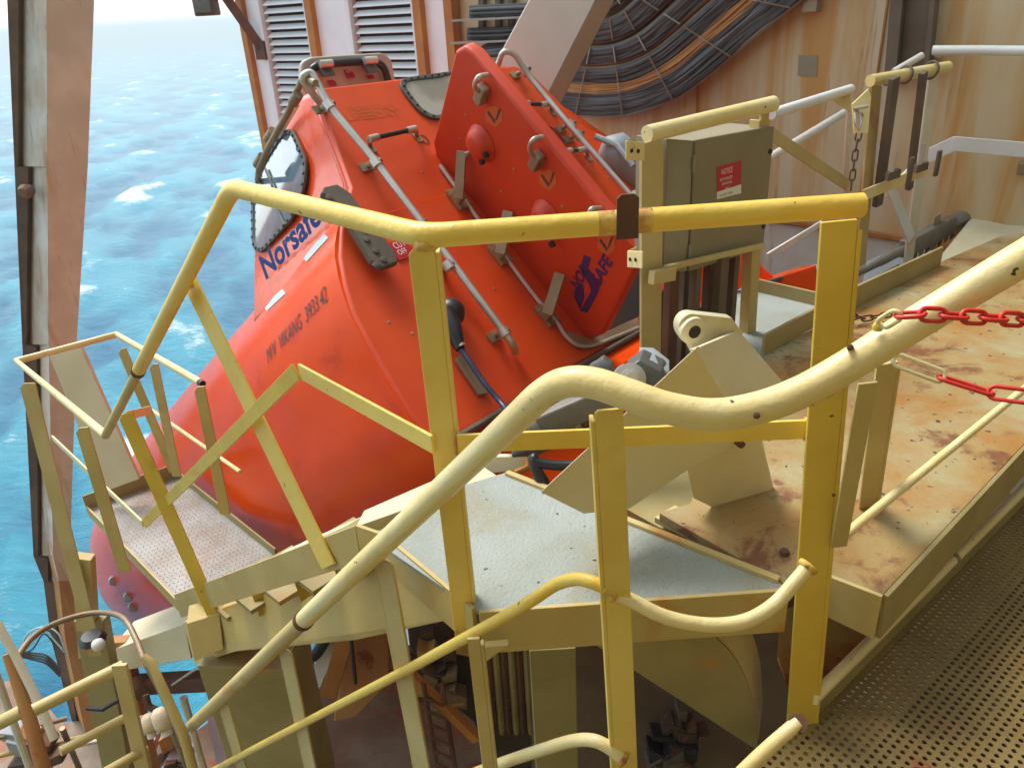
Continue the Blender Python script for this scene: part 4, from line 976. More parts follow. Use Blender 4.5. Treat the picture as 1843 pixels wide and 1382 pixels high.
# cabin
c0, c1, c2 = wl_(566, 160, -.02), wl_(629, 336, -.02), bl(-.19, -.40, -.755)
f1 = bl(.88, -.40, -.745)
FN = unit(np.cross(c2 - c0, f1 - c0)); FN = FN if FN @ (EYE - c0) > 0 else -FN
FPL = (c0, FN)
def fl_(x, y, off=0.0): return onp(x, y, (c0 + FN * off, FN))
fp = [fl_(563, 163), fl_(541, 172), fl_(468, 298), fl_(456, 352), fl_(454, 568), fl_(450, 590), c2 + bv * -.05, c1]
def mir(p):
    q = p - S0; c = q @ CR; return p + CR * (2 * CC - 2 * c)
mb = MB(); k = len(fp); mb.add(fp + [mir(p) for p in fp], [tuple(range(k)), tuple(range(2 * k - 1, k - 1, -1))] + [(i, (i + 1) % k, (i + 1) % k + k, i + k) for i in range(k)])
mb.build('cabin', M['orange_gloss'], B, bevel=.035, seg=4)
# stern wall panel
sw = [(566, 158), (629, 336), (613, 398), (609, 460), (618, 512), (633, 561), (668, 630), (706, 695), (735, 745), (782, 806), (830, 783), (985, 691), (1145, 592), (1240, 540), (1215, 430), (1147, 350), (1102, 290), (1060, 240), (1010, 185), (968, 142), (950, 124), (925, 117)]
MB().prism([wl_(x, y) for x, y in sw], -WN * .045).build('stern_wall', M['orange_dull'], B, bevel=.022, seg=3)
# rubber strip and lower hull lip below the wall
rs = [wl_(x, y, .012) for x, y in ((826, 786), (900, 742), (985, 695), (1060, 650), (1150, 598), (1240, 547))]
MB().tube(rs, .016, n=8).build('rubber_strip', M['rubber'], B, smooth=True)
dd_ = unit(-bv * .95 - ba * .3)
lip = [p + V(0, 0, -.01) for p in rs]
mb = MB(); nn = len(lip); L0 = [p - UP * .012 for p in lip]; L1 = [p + dd_ * .10 + WN * .05 for p in lip]; L2 = [p + dd_ * .34 - WN * .10 for p in lip]; L3 = [p + dd_ * .38 - WN * .4 for p in lip]
vs = L0 + L1 + L2 + L3
mb.add(vs, [(r_ * nn + i, r_ * nn + i + 1, (r_ + 1) * nn + i + 1, (r_ + 1) * nn + i) for r_ in range(3) for i in range(nn - 1)])
mb.build('stern_skirt', M['orange'], B, smooth=60)
# side window
def roundpoly(pts, r, n=4): 
    out = []; m = len(pts)
    for i in range(m):
        a, b, c = pts[i - 1], pts[i], pts[(i + 1) % m]; ra = min(r, np.linalg.norm(a - b) * .45, np.linalg.norm(c - b) * .45)
        p0 = b + unit(a - b) * ra; p1 = b + unit(c - b) * ra
        for k in range(n + 1):
            t = k / n; out.append(p0 * (1 - t) ** 2 + 2 * b * t * (1 - t) + p1 * t * t)
    return out
def inset(poly, d):
    c = sum(poly) / len(poly); return [c + (p - c) * (1 - d / np.linalg.norm(p - c)) for p in poly]
def window(poly, N_, glass, parent, gap=.028, bolts=True):
    po = roundpoly(poly, .12); pi_ = inset(po, gap); n = len(po)
    mb = MB(); vs = [p + N_ * .002 for p in po] + [p + N_ * .002 for p in pi_] + [p + N_ * .018 for p in po] + [p + N_ * .018 for p in pi_]
    fs = []
    for i in range(n):
        j = (i + 1) % n; fs += [(i, j, 2 * n + j, 2 * n + i), (n + i, n + j, 3 * n + j, 3 * n + i), (2 * n + i, 2 * n + j, 3 * n + j, 3 * n + i), (i, j, n + j, n + i)]
    W_ = mb.add(vs, fs).build('window', M['seal'], parent, bevel=.004)
    MB().prism([p + N_ * .004 for p in pi_], N_ * .006).build('glass', glass, W_)
    if bolts:
        mb = MB(); mid = [(a + b) / 2 for a, b in zip(po, pi_)]
        L_ = [np.linalg.norm(mid[(i + 1) % n] - mid[i]) for i in range(n)]; s = 0; acc = 0
        for i in range(n):
            t = acc
            while t < L_[i]:
                mb.rev(mid[i] + (mid[(i + 1) % n] - mid[i]) * (t / L_[i]) + N_ * .016, N_, [(.009, 0), (.009, .006), (.004, .009)], 7); t += .055
            acc = t - L_[i]
        o = mb.build('seal_bolts', M['black'], W_); o['kind'] = 'stuff'
window([fl_(x, y) for x, y in ((530, 232), (556, 290), (553, 335), (535, 390), (474, 458), (458, 448), (457, 356), (474, 300), (512, 238))], FN, M['glass'], B)
MB().tube([fl_(x, y, .02) for x, y in ((478, 305), (490, 335), (496, 372), (512, 405))], .007, n=6).build('window_crack_seal', M['seal'], B)
# stern window
WW = [wl_(x, y) for x, y in ((707, 147), (812, 132), (880, 126), (840, 214), (776, 218), (752, 204))]
window(WW, WN, M['glass_stern'], B, gap=.035)
# rolled ledge between cabin flank and bulge is the hull shoulder; reflective tapes on it
for (a_, b_) in (((549, 468), (588, 425)), ((478, 556), (512, 524))):
    mb = MB(); vs = []; per = V(b_[1] - a_[1], a_[0] - b_[0]); per = per / np.linalg.norm(per) * 5
    for i in range(7):
        for sg in (-1, 1):
            x = a_[0] + (b_[0] - a_[0]) * i / 6 + per[0] * sg; y = a_[1] + (b_[1] - a_[1]) * i / 6 + per[1] * sg
            for _ in range(40):
                hit = bvh_hull.ray_cast(Vector(EYE), Vector(unit(ray(x, y))))
                if hit[0] is not None: break
                x += 1.5; y += 2
            nr_ = np.array(hit[1]); nr_ = nr_ if nr_ @ ray(x, y) < 0 else -nr_
            vs.append(np.array(hit[0]) + nr_ * .003)
    mb.add(vs, [(2 * i, 2 * i + 1, 2 * i + 3, 2 * i + 2) for i in range(6)]).build('reflective_tape', M['tape'], B)
# lettering on the flank and hull
xd = unit(fl_(578, 398) - fl_(480, 500)); ydv = unit(bv - xd * (bv @ xd))
p0 = fl_(480, 503); wdt = float(np.linalg.norm(fl_(583, 395) - fl_(480, 503)))
decal_text('Norsafe', p0, xd, bv, .155, M['print_blue'], B, name='boat_name', shear=.25, bold=.03, normal=FN, lift=.004, width=wdt)
pA_ = onp(450, 668, (bl(0, -.72, 0), CR)); pB_ = onp(572, 548, (bl(0, -.66, 0), CR))
decal_text('M/V  VIKANG  3933.42', pA_, pB_ - pA_, bv, .10, M['print_dark'], B, name='hull_number', normal=-CR, snap=bvh_hull, lift=.004, width=float(np.linalg.norm(pB_ - pA_)))
# hatch lid standing open on the roof
HP = (bl(.55, .2, .1), unit(-AX * .9 + UP * .1 + V(0, -.4, 0)))
def hp(x, y, o=0): return onp(x, y, (HP[0] + HP[1] * o, HP[1]))
lid = roundpoly([hp(x, y) for x, y in ((541, 175), (543, 112), (560, 103), (690, 95), (706, 108), (716, 175))], .12)
LID = MB().prism(lid, -HP[1] * .05).build('hatch_lid', M['hatchpale'], B, bevel=.012, seg=3)
ring = spline([hp(x, y, .04) for x, y in ((556, 160), (562, 126), (585, 117), (640, 112), (672, 112), (690, 122), (700, 150))], 5)
HL = MB().tube(ring, .022, n=10).build('hatch_seal', M['black'], LID, smooth=True)
for (x, y) in ((584, 124), (664, 118)):
    MB().box(hp(x, y, .05), CR * .04, bv * .05, HP[1] * .03).build('hatch_clip', M['darksteel'], LID, bevel=.008)
    MB().tube([hp(x - 8, y - 8, .09), hp(x + 14, y - 10, .09)], .022, n=10).build('hatch_clip_tube', M['steel'], LID, smooth=True)
for (x, y, w, h_) in ((629, 133, .055, .055), (598, 150, .05, .04), (667, 139, .05, .025)):
    MB().box(hp(x, y, .008), CR * w / 2, bv * h_ / 2, HP[1] * .004).build('red_label', M['red'], LID)
decal_text('EXIT', hp(624, 132, .014), CR, bv, .025, M['print_white'], LID, normal=HP[1], width=.04)
decal_text('OPEN', hp(626, 140, .014), CR, bv, .02, M['print_white'], LID, normal=HP[1], width=.04)

# ladder rails on the stern wall
def wtube(pts, r, mat, name, off=.09, n=12):
    return MB().tube(fillet([wl_(x, y, o) for x, y, o in pts], .10, 6), r, n=n).build(name, mat, B, smooth=True)
wtube([(575, 185, .0), (541, 140, .10), (560, 128, .13), (592, 190, .09), (668, 280, .09), (812, 470, .09), (922, 618, .09), (928, 634, .02)], .018, M['steel'], 'boarding_rail')
wtube([(893, 128, .0), (905, 92, .14), (925, 96, .15), (950, 135, .10), (1030, 232, .10), (1155, 375, .10)], .018, M['steel'], 'boarding_rail')
for (x, y) in ((592, 190), (676, 293), (806, 478), (906, 598), (944, 128), (1026, 225), (1040, 243), (1142, 352)):
    c = wl_(x, y, .09); 
    MB().tube([wl_(x - 4, y - 5, .09), wl_(x + 5, y + 7, .09)], .026, n=12).build('clamp', M['steel'], B, smooth=True)
    MB().tube([wl_(x + 9, y - 5, .10), wl_(x + 3, y + 1, .09)], .014, n=8).build('clamp_bolt', M['darksteel'], B, smooth=True)
    MB().tube([wl_(x - 12, y + 4, .0), wl_(x - 12, y + 4, .05), wl_(x, y, .09)], .013, n=8).build('standoff', M['bracket'], B, smooth=True)
    MB().box(wl_(x - 17, y + 8, .006), CR * .035, dw * .025, WN * .005).build('foot_plate', M['bracket'], B, bevel=.002)
# side rail running forward on the near flank
MB().tube([fl_(568, 150, .08), fl_(545, 140, .10), fl_(520, 200, .10), fl_(485, 262, .10), fl_(466, 305, .10), fl_(464, 325, .02)], .017, n=10).build('side_rail', M['bracket'], B, smooth=True)
for (x, y) in ((532, 178), (487, 244), (468, 290)): MB().tube([fl_(x - 5, y + 8, .10), fl_(x + 5, y - 8, .10)], .027, n=10).build('clamp', M['bracket'], B, smooth=True)
MB().prism([fl_(x, y, .02) for x, y in ((535, 196), (540, 190), (504, 250), (498, 246))], FN * .02).build('white_guard_strip', M['print_white'], B)
# horizontal grab handles
for pts in (((664, 251), (748, 232)), ((936, 190), (990, 186)), ((1012, 275), (1055, 268))):
    (xa, ya), (xb, yb) = pts
    MB().tube([wl_(xa + 8, ya - 2, .08), wl_(xb - 8, yb + 2, .08)], .012, n=10).build('grab_bar', M['black'], B, smooth=True)
    for (x, y, s) in ((xa, ya, 1), (xb, yb, -1)):
        MB().tube([wl_(x, y, .08), wl_(x + 16 * s, y - 4 * s, .08)], .018, n=10).build('grab_bar_end', M['steel'], B, smooth=True)
        MB().tube([wl_(x + 3, y + 14, .0), wl_(x, y, .08)], .011, n=8).build('grab_bar_foot', M['bracket'], B, smooth=True)
        MB().box(wl_(x + 4, y + 16, .005), CR * .02, dw * .03, WN * .004).build('grab_bar_plate', M['bracket'], B, bevel=.002)
# step plate on the ridge
T_ = [wl_(x, y, .05) for x, y in ((578, 346), (602, 340), (626, 356), (708, 464), (712, 480), (684, 490), (664, 478), (598, 372), (574, 356))]
SP = MB().prism(T_, WN * .035).build('step_plate', M['rubber'], B, bevel=.008)
for (x, y) in ((592, 356), (612, 372), (640, 400), (655, 412), (660, 432), (676, 452), (690, 468), (676, 478)):
    MB().rev(wl_(x, y, .085), WN, [(.016, 0), (.016, .006), (.009, .008)], 10).build('tread_stud', M['seal'], B, smooth=True)
MB().box(wl_(722, 449, .006), CR * .055, dw * .05, WN * .003).build('red_label', M['red'], B)
decal_text('CUT', wl_(712, 449, .010), CR, -dw, .05, M['print_white'], B, normal=WN, width=.07)
decal_text('OFF', wl_(719, 460, .010), CR, -dw, .04, M['print_white'], B, normal=WN, width=.055)
# shore plug and its cable
pl = [(797, 552), (803, 560), (815, 590), (826, 622)]
MB().rev(wl_(806, 568, .02), WN, [(.065, 0), (.07, .03), (.05, .07), (.02, .09)], 20).build('plug_socket', M['black'], B, smooth=True)
MB().tube([wl_(x, y, .09) for x, y in ((800, 560), (812, 590), (822, 612), (828, 628))], [.040, .048, .032, .022], n=14).build('plug', M['black'], B, smooth=True)
MB().tube([wl_(818, 592, .10), wl_(808, 598, .10)], .048, n=14).build('plug_ring', M['print_white'], B, smooth=True) if False else None
MB().tube([wl_(824, 618, .09), wl_(829, 626, .09)], .026, n=12).build('gland', M['steel'], B, smooth=True)
cb = spline([wl_(828, 626, .09), wl_(846, 652, .10), wl_(872, 690, .11), wl_(912, 738, .16)] + [dep(940, 780, 2.75), dep(962, 830, 2.6), dep(985, 870, 2.7)], 6)
o = own(MB().tube(cb, .012, n=10).build('shore_power_cable', paint('dark_blue_cable_sheath', (.03, .045, .10), (.02, .03, .07), rust=0, rough=.35, bump=.05), smooth='all')); tag(o, 'dark blue cable hanging from the black plug on the lifeboat stern', 'cable')
MB().prism([wl_(x, y, .004) for x, y in ((817, 650), (828, 641), (874, 700), (874, 712), (860, 714))], WN * .02).build('wear_strip', M['bracket'], B, bevel=.004)
for (x, y) in ((890, 520), (742, 600), (880, 570), (700, 580), (760, 310), (765, 395), (960, 460), (1062, 395), (1070, 310), (1095, 320), (1010, 330)):
    MB().rev(wl_(x, y), WN, [(.008, 0), (.006, .004)], 8).build('rivet', M['bracket'], B)
decal_text('0', wl_(765, 262, .0), CR, -dw, .10, M['print_dark'], B, normal=WN, width=.05)
# faded stern lettering
decal_text('FREE FALL', wl_(632, 205), unit(wl_(700, 198) - wl_(632, 205)), -dw, .07, M['print_amber'], B, normal=WN, width=.32)
decal_text('LIFEBOAT', wl_(628, 218), unit(wl_(700, 211) - wl_(628, 218)), -dw, .07, M['print_amber'], B, normal=WN, width=.34)
# arc mark right of the door
ac = spline([wl_(x, y, .006) for x, y in ((972, 225), (992, 230), (1010, 248), (1021, 268), (1018, 278))], 5)
MB().tube(ac, .004, n=5).build('arc_mark', M['print_dark'], B)
decal_text('DANGER', wl_(922, 166), unit(wl_(950, 163) - wl_(922, 166)), -dw, .05, M['print_amber'], B, normal=WN, width=.18)
# dark door opening
MB().prism([wl_(x, y, .004) for x, y in ((1070, 605), (1145, 575), (1175, 520), (1150, 470), (1120, 480))], WN * .004).build('door_opening', M['dark'], B)

# open stern door
H0, H1 = wl_(783, 262, .05), wl_(1066, 606, .05)
def solve(Hp, target):
    a_, b_ = .0, .0
    J = np.stack([(proj(Hp + CR * .01) - proj(Hp)) / .01, (proj(Hp + WN * .01) - proj(Hp)) / .01], 1); s = np.zeros(2)
    for _ in range(30):
        p = Hp + CR * s[0] + WN * s[1]; r_ = target - proj(p)
        J = np.stack([(proj(p + CR * .01) - proj(p)) / .01, (proj(p + WN * .01) - proj(p)) / .01], 1); s = s + np.linalg.solve(J, r_)
    return s
s_ = solve(H0, V(826, 84)); E0 = CR * s_[0] + WN * s_[1]
print('door edge vec', s_, 'len', np.linalg.norm(E0), 'far corner', proj(H1 + E0))
DN = unit(np.cross(H1 - H0, E0)); DN = DN if DN @ (EYE - H0) > 0 else -DN
DP = (H0, DN)
def dr(x, y, off=0.0): return onp(x, y, (H0 + DN * off, DN))
dpoly = [(783, 238), (778, 255), (785, 292), (900, 445), (1030, 592), (1062, 612), (1082, 604), (1150, 470), (1148, 450), (1090, 384), (980, 250), (850, 95), (833, 83), (818, 92)]
dpoly3 = [dr(x, y) for x, y in dpoly]
DO = thing('stern_door', '', '', H0) if False else None
door = MB().prism(dpoly3, -DN * .07).build('door', M['orange_red'], B, bevel=.02, seg=3)
def cone(x, y, r, hgt, holes):
    c = dr(x, y); MB().rev(c - DN * .0, DN, [(r * 1.12, 0), (r * 1.1, .006), (r, .012), (r * .93, hgt * .45), (r * .72, hgt * .85), (r * .45, hgt)], 28).build('door_boss', M['orange_red'], door, smooth='all')
    for (hx, hy, hr) in holes:
        q = dr(hx, hy, hgt * .8); MB().rev(q, DN, [(hr, -.01), (hr, .008)], 14).build('boss_hole', M['dark'], door, smooth=True)
cone(868, 258, .085, .06, ((874, 280, .016), (867, 292, .014)))
cone(985, 392, .085, .06, ((993, 440, .016),))
MB().rev(dr(846, 275, .04), DN, [(.014, 0), (.012, .03)], 10).build('door_stud', M['bracket'], door)
for (x0, y0, x1, y1, x2, y2) in ((877, 135, 853, 158, 866, 168), (976, 247, 952, 270, 965, 288), (1080, 375, 1058, 392, 1062, 405)):
    MB().tube(fillet([dr(x0, y0, .005), dr((x0 + x1) / 2 - 6, (y0 + y1) / 2 - 8, .09), dr(x1, y1, .07), dr(x2, y2, .02)], .06, 5), .011, n=10).build('door_handle', M['steel'], door, smooth=True)
    MB().box(dr(x2, y2 + 2, .022), unit(E0) * .05, unit(H1 - H0) * .025, DN * .022).build('handle_block', M['bracket'], door, bevel=.008)
for (x, y) in ((888, 208), (985, 322), (1090, 438)):
    q = [dr(x + dx_, y + dy_, .002) for dx_, dy_ in ((-13, -8), (3, 10), (13, -10), (10, 6), (4, 14), (-8, 8))]
    e_ = unit(dr(x + 10, y) - dr(x, y))
    MB().prism([dr(x + a, y + b, .0) for a, b in ((-14, -13), (4, -17), (16, -8), (17, 10), (5, 22), (-14, 10))], DN * .002).build('pictogram_panel', M['print_amber'], door)
    MB().prism([dr(x + a, y + b, .0025) for a, b in ((-12, -6), (-9, -8), (4, 9), (2, 15))], DN * .001).build('pictogram_arrow', M['print_dark'], door)
    MB().prism([dr(x + a, y + b, .0025) for a, b in ((10, -12), (14, -10), (6, 9), (4, 6))], DN * .001).build('pictogram_arrow', M['print_dark'], door)
for (x, y) in ((838, 208), (828, 252), (925, 305), (902, 345), (1012, 372), (845, 245)): MB().rev(dr(x, y), DN, [(.008, 0), (.006, .004)], 8).build('door_rivet', M['bracket'], door)
# logo: hooked S between the words
lx = unit(dr(1100, 470) - dr(1045, 540)); lu = unit(np.cross(DN, lx)); lu = lu if lu @ UP > 0 else -lu
MB().prism([dr(x, y, .001) for x, y in ((1051, 459), (1064, 464), (1058, 482), (1079, 512), (1077, 526), (1057, 562), (1044, 560), (1064, 524), (1062, 514), (1047, 488), (1046, 478))], DN * .002).build('logo_hook', M['print_purple'], door)
MB().prism([dr(x, y, .001) for x, y in ((1041, 513), (1049, 510), (1052, 535), (1044, 556), (1034, 535), (1034, 522))], DN * .002).build('logo_swoosh', M['print_purple'], door)
xd = unit(dr(1058, 494) - dr(1040, 524))
decal_text('NOR', dr(1041, 523), xd, unit(np.cross(DN, xd)) * (1 if np.cross(DN, xd) @ UP > -9 else 1), .085, M['print_purple'], door, normal=DN, bold=.03, width=float(np.linalg.norm(dr(1060, 488) - dr(1040, 524))))
xd = unit(dr(1100, 468) - dr(1076, 512))
decal_text('SAFE', dr(1079, 516), xd, unit(np.cross(DN, xd)), .085, M['print_purple'], door, normal=DN, bold=.03, width=float(np.linalg.norm(dr(1102, 470) - dr(1079, 516))))
# hinge arms and brackets
for (bx, by, tx, ty) in ((826, 358, 831, 272), (900, 457, 915, 380), (985, 566, 1008, 492)):
    c = wl_(bx, by, .0)
    MB().box(wl_(bx, by, .012), unit(dw) * .062, CR * .045, WN * .010).build('hinge_plate', M['bracket'], B, bevel=.004)
    MB().box(wl_(bx - 2, by - 4, .04), unit(dw) * .035, CR * .018, WN * .03).build('hinge_knuckle', M['bracket'], B, bevel=.006)
    p, q = wl_(bx, by, .06), dr(tx, ty, .025)
    MB().bar(p, q, .055, .014, unit(H1 - H0)).build('hinge_arm', M['bracket'], B, bevel=.003)
sealp = spline([wl_(x, y, .015) for x, y in ((792, 298), (826, 345), (868, 405), (915, 470), (960, 530), (1000, 578), (1018, 604), (1040, 622), (1068, 622), (1110, 606), (1150, 590))], 5)
MB().tube(sealp, .011, n=8).build('door_seal', M['steel'], B, smooth=True)
MB().prism([wl_(x, y, .003) for x, y in ((1018, 596), (1060, 612), (1147, 572), (1150, 598), (1060, 628), (1030, 622))], WN * .008).build('sill_plate', M['bracket'], B, bevel=.003)
# light fairing knob at the far corner
T = thing('grey_fender', 'grey round fender behind the upper right edge of the lifeboat', 'fender', dep(1110, 300, 4.9))
MB().rev(dep(1100, 262, 4.9), unit(V(.5, .1, -.6)), [(.02, -.06), (.11, 0), (.13, .12), (.12, .35), (.05, .42)], 20).build('body', M['bluegrey'], T, smooth='all')
MB().tube([dep(1072, 246, 4.85), dep(1110, 262, 4.8), dep(1140, 300, 4.75)], .02, n=8).build('rib', M['bluegrey'], T, smooth=True)
# bow fittings
for (x, y) in ((205, 1045), (240, 1092), (232, 1073)):
    h_ = bvh_hull.ray_cast(Vector(EYE), Vector(unit(ray(x, y))))
    if h_[0] is not None: MB().rev(np.array(h_[0]), -unit(ray(x, y)), [(.05, -.02), (.04, .03)], 10).build('bow_fitting', M['bluegrey'], B, smooth=True)
MB().rev(dep(283, 1122, 4.45), unit(V(1, .3, .1)), [(.05, -.05), (.07, 0), (.05, .05)], 16).build('x', M['bracket'], B) if False else None

# ------------------------------------------------------------------ release hook beside the stern
T = thing('release_hook', 'dark grey release hook block with steel pins beside the cream bracket', 'hook', dep(1150, 690, 2.5))
MB().prism([dep(x, y, 2.42) for x, y in ((1122, 668), (1150, 648), (1190, 668), (1196, 682), (1158, 710), (1110, 700))], V(.03, .09, 0)).build('block', M['darksteel'], T, bevel=.006)
MB().prism([dep(x, y, 2.45) for x, y in ((1148, 647), (1175, 648), (1206, 672), (1190, 676))], V(.02, .1, 0)).build('top_cap', M['bluegrey'], T, bevel=.004)
MB().rev(dep(1134, 682, 2.40), unit(-_f), [(.05, -.04), (.05, .0), (.032, .005), (.032, .02), (.02, .024), (.02, .035)], 20).build('pin', M['steel'], T, smooth=True)
MB().rev(dep(1082, 672, 2.5), unit(-_f), [(.045, -.03), (.045, .0), (.03, .01)], 20).build('rear_pin', M['darksteel'], T, smooth=True)
MB().prism([dep(x, y, 2.5) for x, y in ((1060, 672), (1082, 655), (1100, 668), (1096, 695), (1066, 690))], V(.02, .08, 0)).build('rear_block', M['darksteel'], T, bevel=.006)
T = thing('hydraulic_jack', 'grey brown slanted jack body with yellow toothed rack beside the stern, under the S bend', 'jack', dep(1000, 770, 2.5))
ja, jb = dep(905, 792, 2.5), dep(1068, 722, 2.45); ju = unit(jb - ja)
MB().tube([ja, ja + (jb - ja) * .35, ja + (jb - ja) * .42], [.022, .03, .04], n=12).build('rod', M['gunmetal'], T, smooth=True)
MB().bar(ja + (jb - ja) * .4, jb + ju * .1, .085, .07, UP).build('body', M['gunmetal'], T, bevel=.01)
for k in range(6):
    c = ja + (jb - ja) * (.5 + k * .1) - UP * .075; MB().tube([c + CR * .0, c + UP * .035 + ju * .01], .012, n=8).build('tooth', M['ochre'] if k % 2 else M['rust'], T, smooth=True)
MB().bar(ja + (jb - ja) * .1 - UP * .07, jb - UP * .095, .03, .05, UP).build('rack', M['darksteel'], T, bevel=.004)
o = own(MB().tube(spline([dep(x, y, 2.35) for x, y in ((1060, 835), (1010, 838), (968, 832), (960, 822), (966, 850), (985, 885), (1000, 910))], 5), .016, n=8).build('hydraulic_hose', M['black'], smooth='all')); tag(o, 'black hydraulic hose drooping below the jack into the gap by the landing', 'hose')
T = thing('cradle_plate', 'pale cream cradle end plate with rusty edge between the stair and the hoses', 'plate', dep(900, 850, 2.5))
MB().prism([dep(x, y, 2.5) for x, y in ((806, 858), (870, 822), (955, 822), (952, 845), (880, 852), (812, 905), (795, 906))], V(0, .02, 0)).build('plate', M['pale'], T, bevel=.002)
MB().tube([dep(948, 824, 2.48), dep(950, 840, 2.47), dep(926, 852, 2.45)], .012, n=8).build('rusty_lip', M['rustedge'], T, smooth=True)

# ------------------------------------------------------------------ tall column at the left
T = thing('rig_column', 'tall weathered buff and white box column at left with rusty edge, bending inward low down', 'column', aty(100, 1150, 5.4))
rows = [(-60, 10, 84, 172), (300, 26, 86, 158), (620, 40, 88, 138), (1000, 60, 96, 126), (1045, 78, 106, 128)]
Yc = 5.2
def colseg(rows, m_front, m_side):
    for (y0, l0, m0, r0_), (y1, l1, m1, r1_) in zip(rows[:-1], rows[1:]):
        a, b = aty(m0, y0, Yc), aty(r0_, y0, Yc + .05); c, d = aty(r1_, y1, Yc + .05), aty(m1, y1, Yc)
        MB().prism([a, b, c, d], V(-.30, .35, 0)).build('front_plate', m_front, T)
        e, f_ = aty(l0 + 32, y0, Yc + .22), aty(l1 + 14, y1, Yc + .22)
        MB().prism([e, a + V(-.002, 0, 0), d + V(-.002, 0, 0), f_], V(.0, .3, 0)).build('side_plate', m_side, T)
        g_, h_ = aty(l0, y0, Yc + .16), aty(l1, y1, Yc + .16)
        MB().prism([g_, e + V(-.002, -.05, 0), f_ + V(-.002, -.05, 0), h_], V(.0, .3, 0)).build('rusty_flange', M['column_edge'], T)
colseg(rows, M['column'], M['column_side'])
rows2 = [(1045, 78, 106, 128), (1150, 92, 118, 150), (1300, 130, 150, 185), (1420, 165, 180, 222)]
colseg(rows2, M['column_low'], M['column_low'])
MB().rev(aty(46, 345, Yc + .05), V(0, -1, 0), [(.04, -.05), (.05, .0), (.03, .04)], 10).build('cleat', M['column_edge'], T)

# roof edge brace and lamp at the top
T = thing('wind_brace', 'thin dark rusty brace slanting down to the corner of the bulkhead, at the top', 'beam', wallpt(468, 88, .1))
pq = wallpt(470, 86, .12); pp_ = onp(385, -35, (CR * (WC - .4), CR))
MB().bar(pp_, pq, .10, .06, UP).build('bar', M['rust'], T, bevel=.004)
MB().box(pq - UP * .03, AX * .09, UP * .1, CR * .03).build('end_plate', M['rust'], T, bevel=.004)
T = thing('hanging_floodlight', 'small dark unlit floodlight hanging at the top edge over the sea', 'lamp', aty(370, 24, 6.0))
c = aty(369, 0, 6.0)
MB().box(c, V(.07, 0, 0), V(0, .07, 0), UP * .10).build('housing', M['darksteel'], T, bevel=.01)
MB().box(c + V(-.004, -.074, -.0), V(.055, 0, 0), V(0, .004, 0), UP * .08).build('lens', M['glass'], T)
MB().tube([c + UP * .1, c + UP * .45], .02, n=8).build('stem', M['rust'], T, smooth=True)
MB().tube([c + V(.07, 0, 0), c + V(.11, 0, .02)], .015, n=8).build('bolt', M['rust'], T, smooth=True)

# ------------------------------------------------------------------ caged ladder, rollers and lower gear
T = thing('caged_ladder', 'rusty caged ladder top with hoop and cream rungs, bottom left corner', 'ladder', dep(170, 1400, 3.2))
MB().tube([dep(x, y, 3.3) for x, y in ((-6, 1120), (30, 1185), (72, 1268), (98, 1330))], .018, n=12).build('side_rail', M['white_cream'], T, smooth=True)
MB().tube([dep(x, y, 3.3) for x, y in ((14, 1176), (30, 1225), (55, 1300), (80, 1390))], [.022, .024, .028, .03], n=12).build('leg', M['column_low'], T, smooth=True)
MB().bar(dep(215, 1195, 3.15), dep(262, 1400, 3.3), .06, .02, X).build('side_rail', M['cream'], T, bevel=.003)
hoop = spline([dep(x, y, d) for x, y, d in ((28, 1186, 3.3), (55, 1150, 3.4), (90, 1126, 3.5), (140, 1108, 3.6), (185, 1102, 3.6), (222, 1112, 3.5), (245, 1150, 3.4), (260, 1188, 3.3), (285, 1235, 3.3), (310, 1290, 3.3), (330, 1340, 3.3))], 5)
MB().tube(hoop, .013, n=10).build('hoop', M['bracket'], T, smooth=True)
for (x0, y0, x1, y1, r_) in ((60, 1278, 222, 1198, .026), (108, 1352, 236, 1286, .020), (185, 1392, 262, 1348, .020)):
    MB().tube([dep(x0, y0, 3.1), dep(x1, y1, 3.3)], r_, n=12).build('rung', M['cream'], T, smooth=True)
MB().tube([dep(0, 1300, 3.3), dep(42, 1278, 3.3)], .03, n=10).build('rung', M['cream'], T, smooth=True)
MB().tube([dep(x, y, 3.2) for x, y in ((258, 1180), (272, 1192), (300, 1255), (330, 1320), (352, 1400))], [.014, .018, .02, .02, .02], n=12).build('rear_leg', M['ochre'], T, smooth=True)
T = thing('outer_post', 'long slim cream brown post running down beside the column behind the ladder', 'post', dep(190, 1400, 4.5))
MB().bar(dep(150, 1000, 4.1), dep(162, 1180, 4.4), .10, .06, X).build('upper_post', M['cream'], T, bevel=.004)
MB().bar(dep(165, 1110, 4.3), dep(222, 1420, 4.7), .16, .08, X).build('lower_post', M['cream_dark'], T, bevel=.004)
MB().bar(dep(200, 1150, 4.6), dep(262, 1420, 4.9), .20, .08, X).build('rear_post', M['column_low'], T, bevel=.004)
MB().tube([dep(157, 1274, 3.9), dep(185, 1276, 3.9), dep(215, 1258, 3.9)], .012, n=8).build('strap', M['black'], T, smooth=True)
T = thing('lower_walkway', 'rusty lower walkway corner with slim grey rails, far bottom left', 'walkway', dep(60, 1400, 5.5))
MB().prism([atz(x, y, -4.2) for x, y in ((-60, 1250), (40, 1215), (110, 1300), (200, 1290), (330, 1345), (420, 1500), (-60, 1500))], V(0, 0, -.08)).build('floor_plate', M['lowdeck'], T)
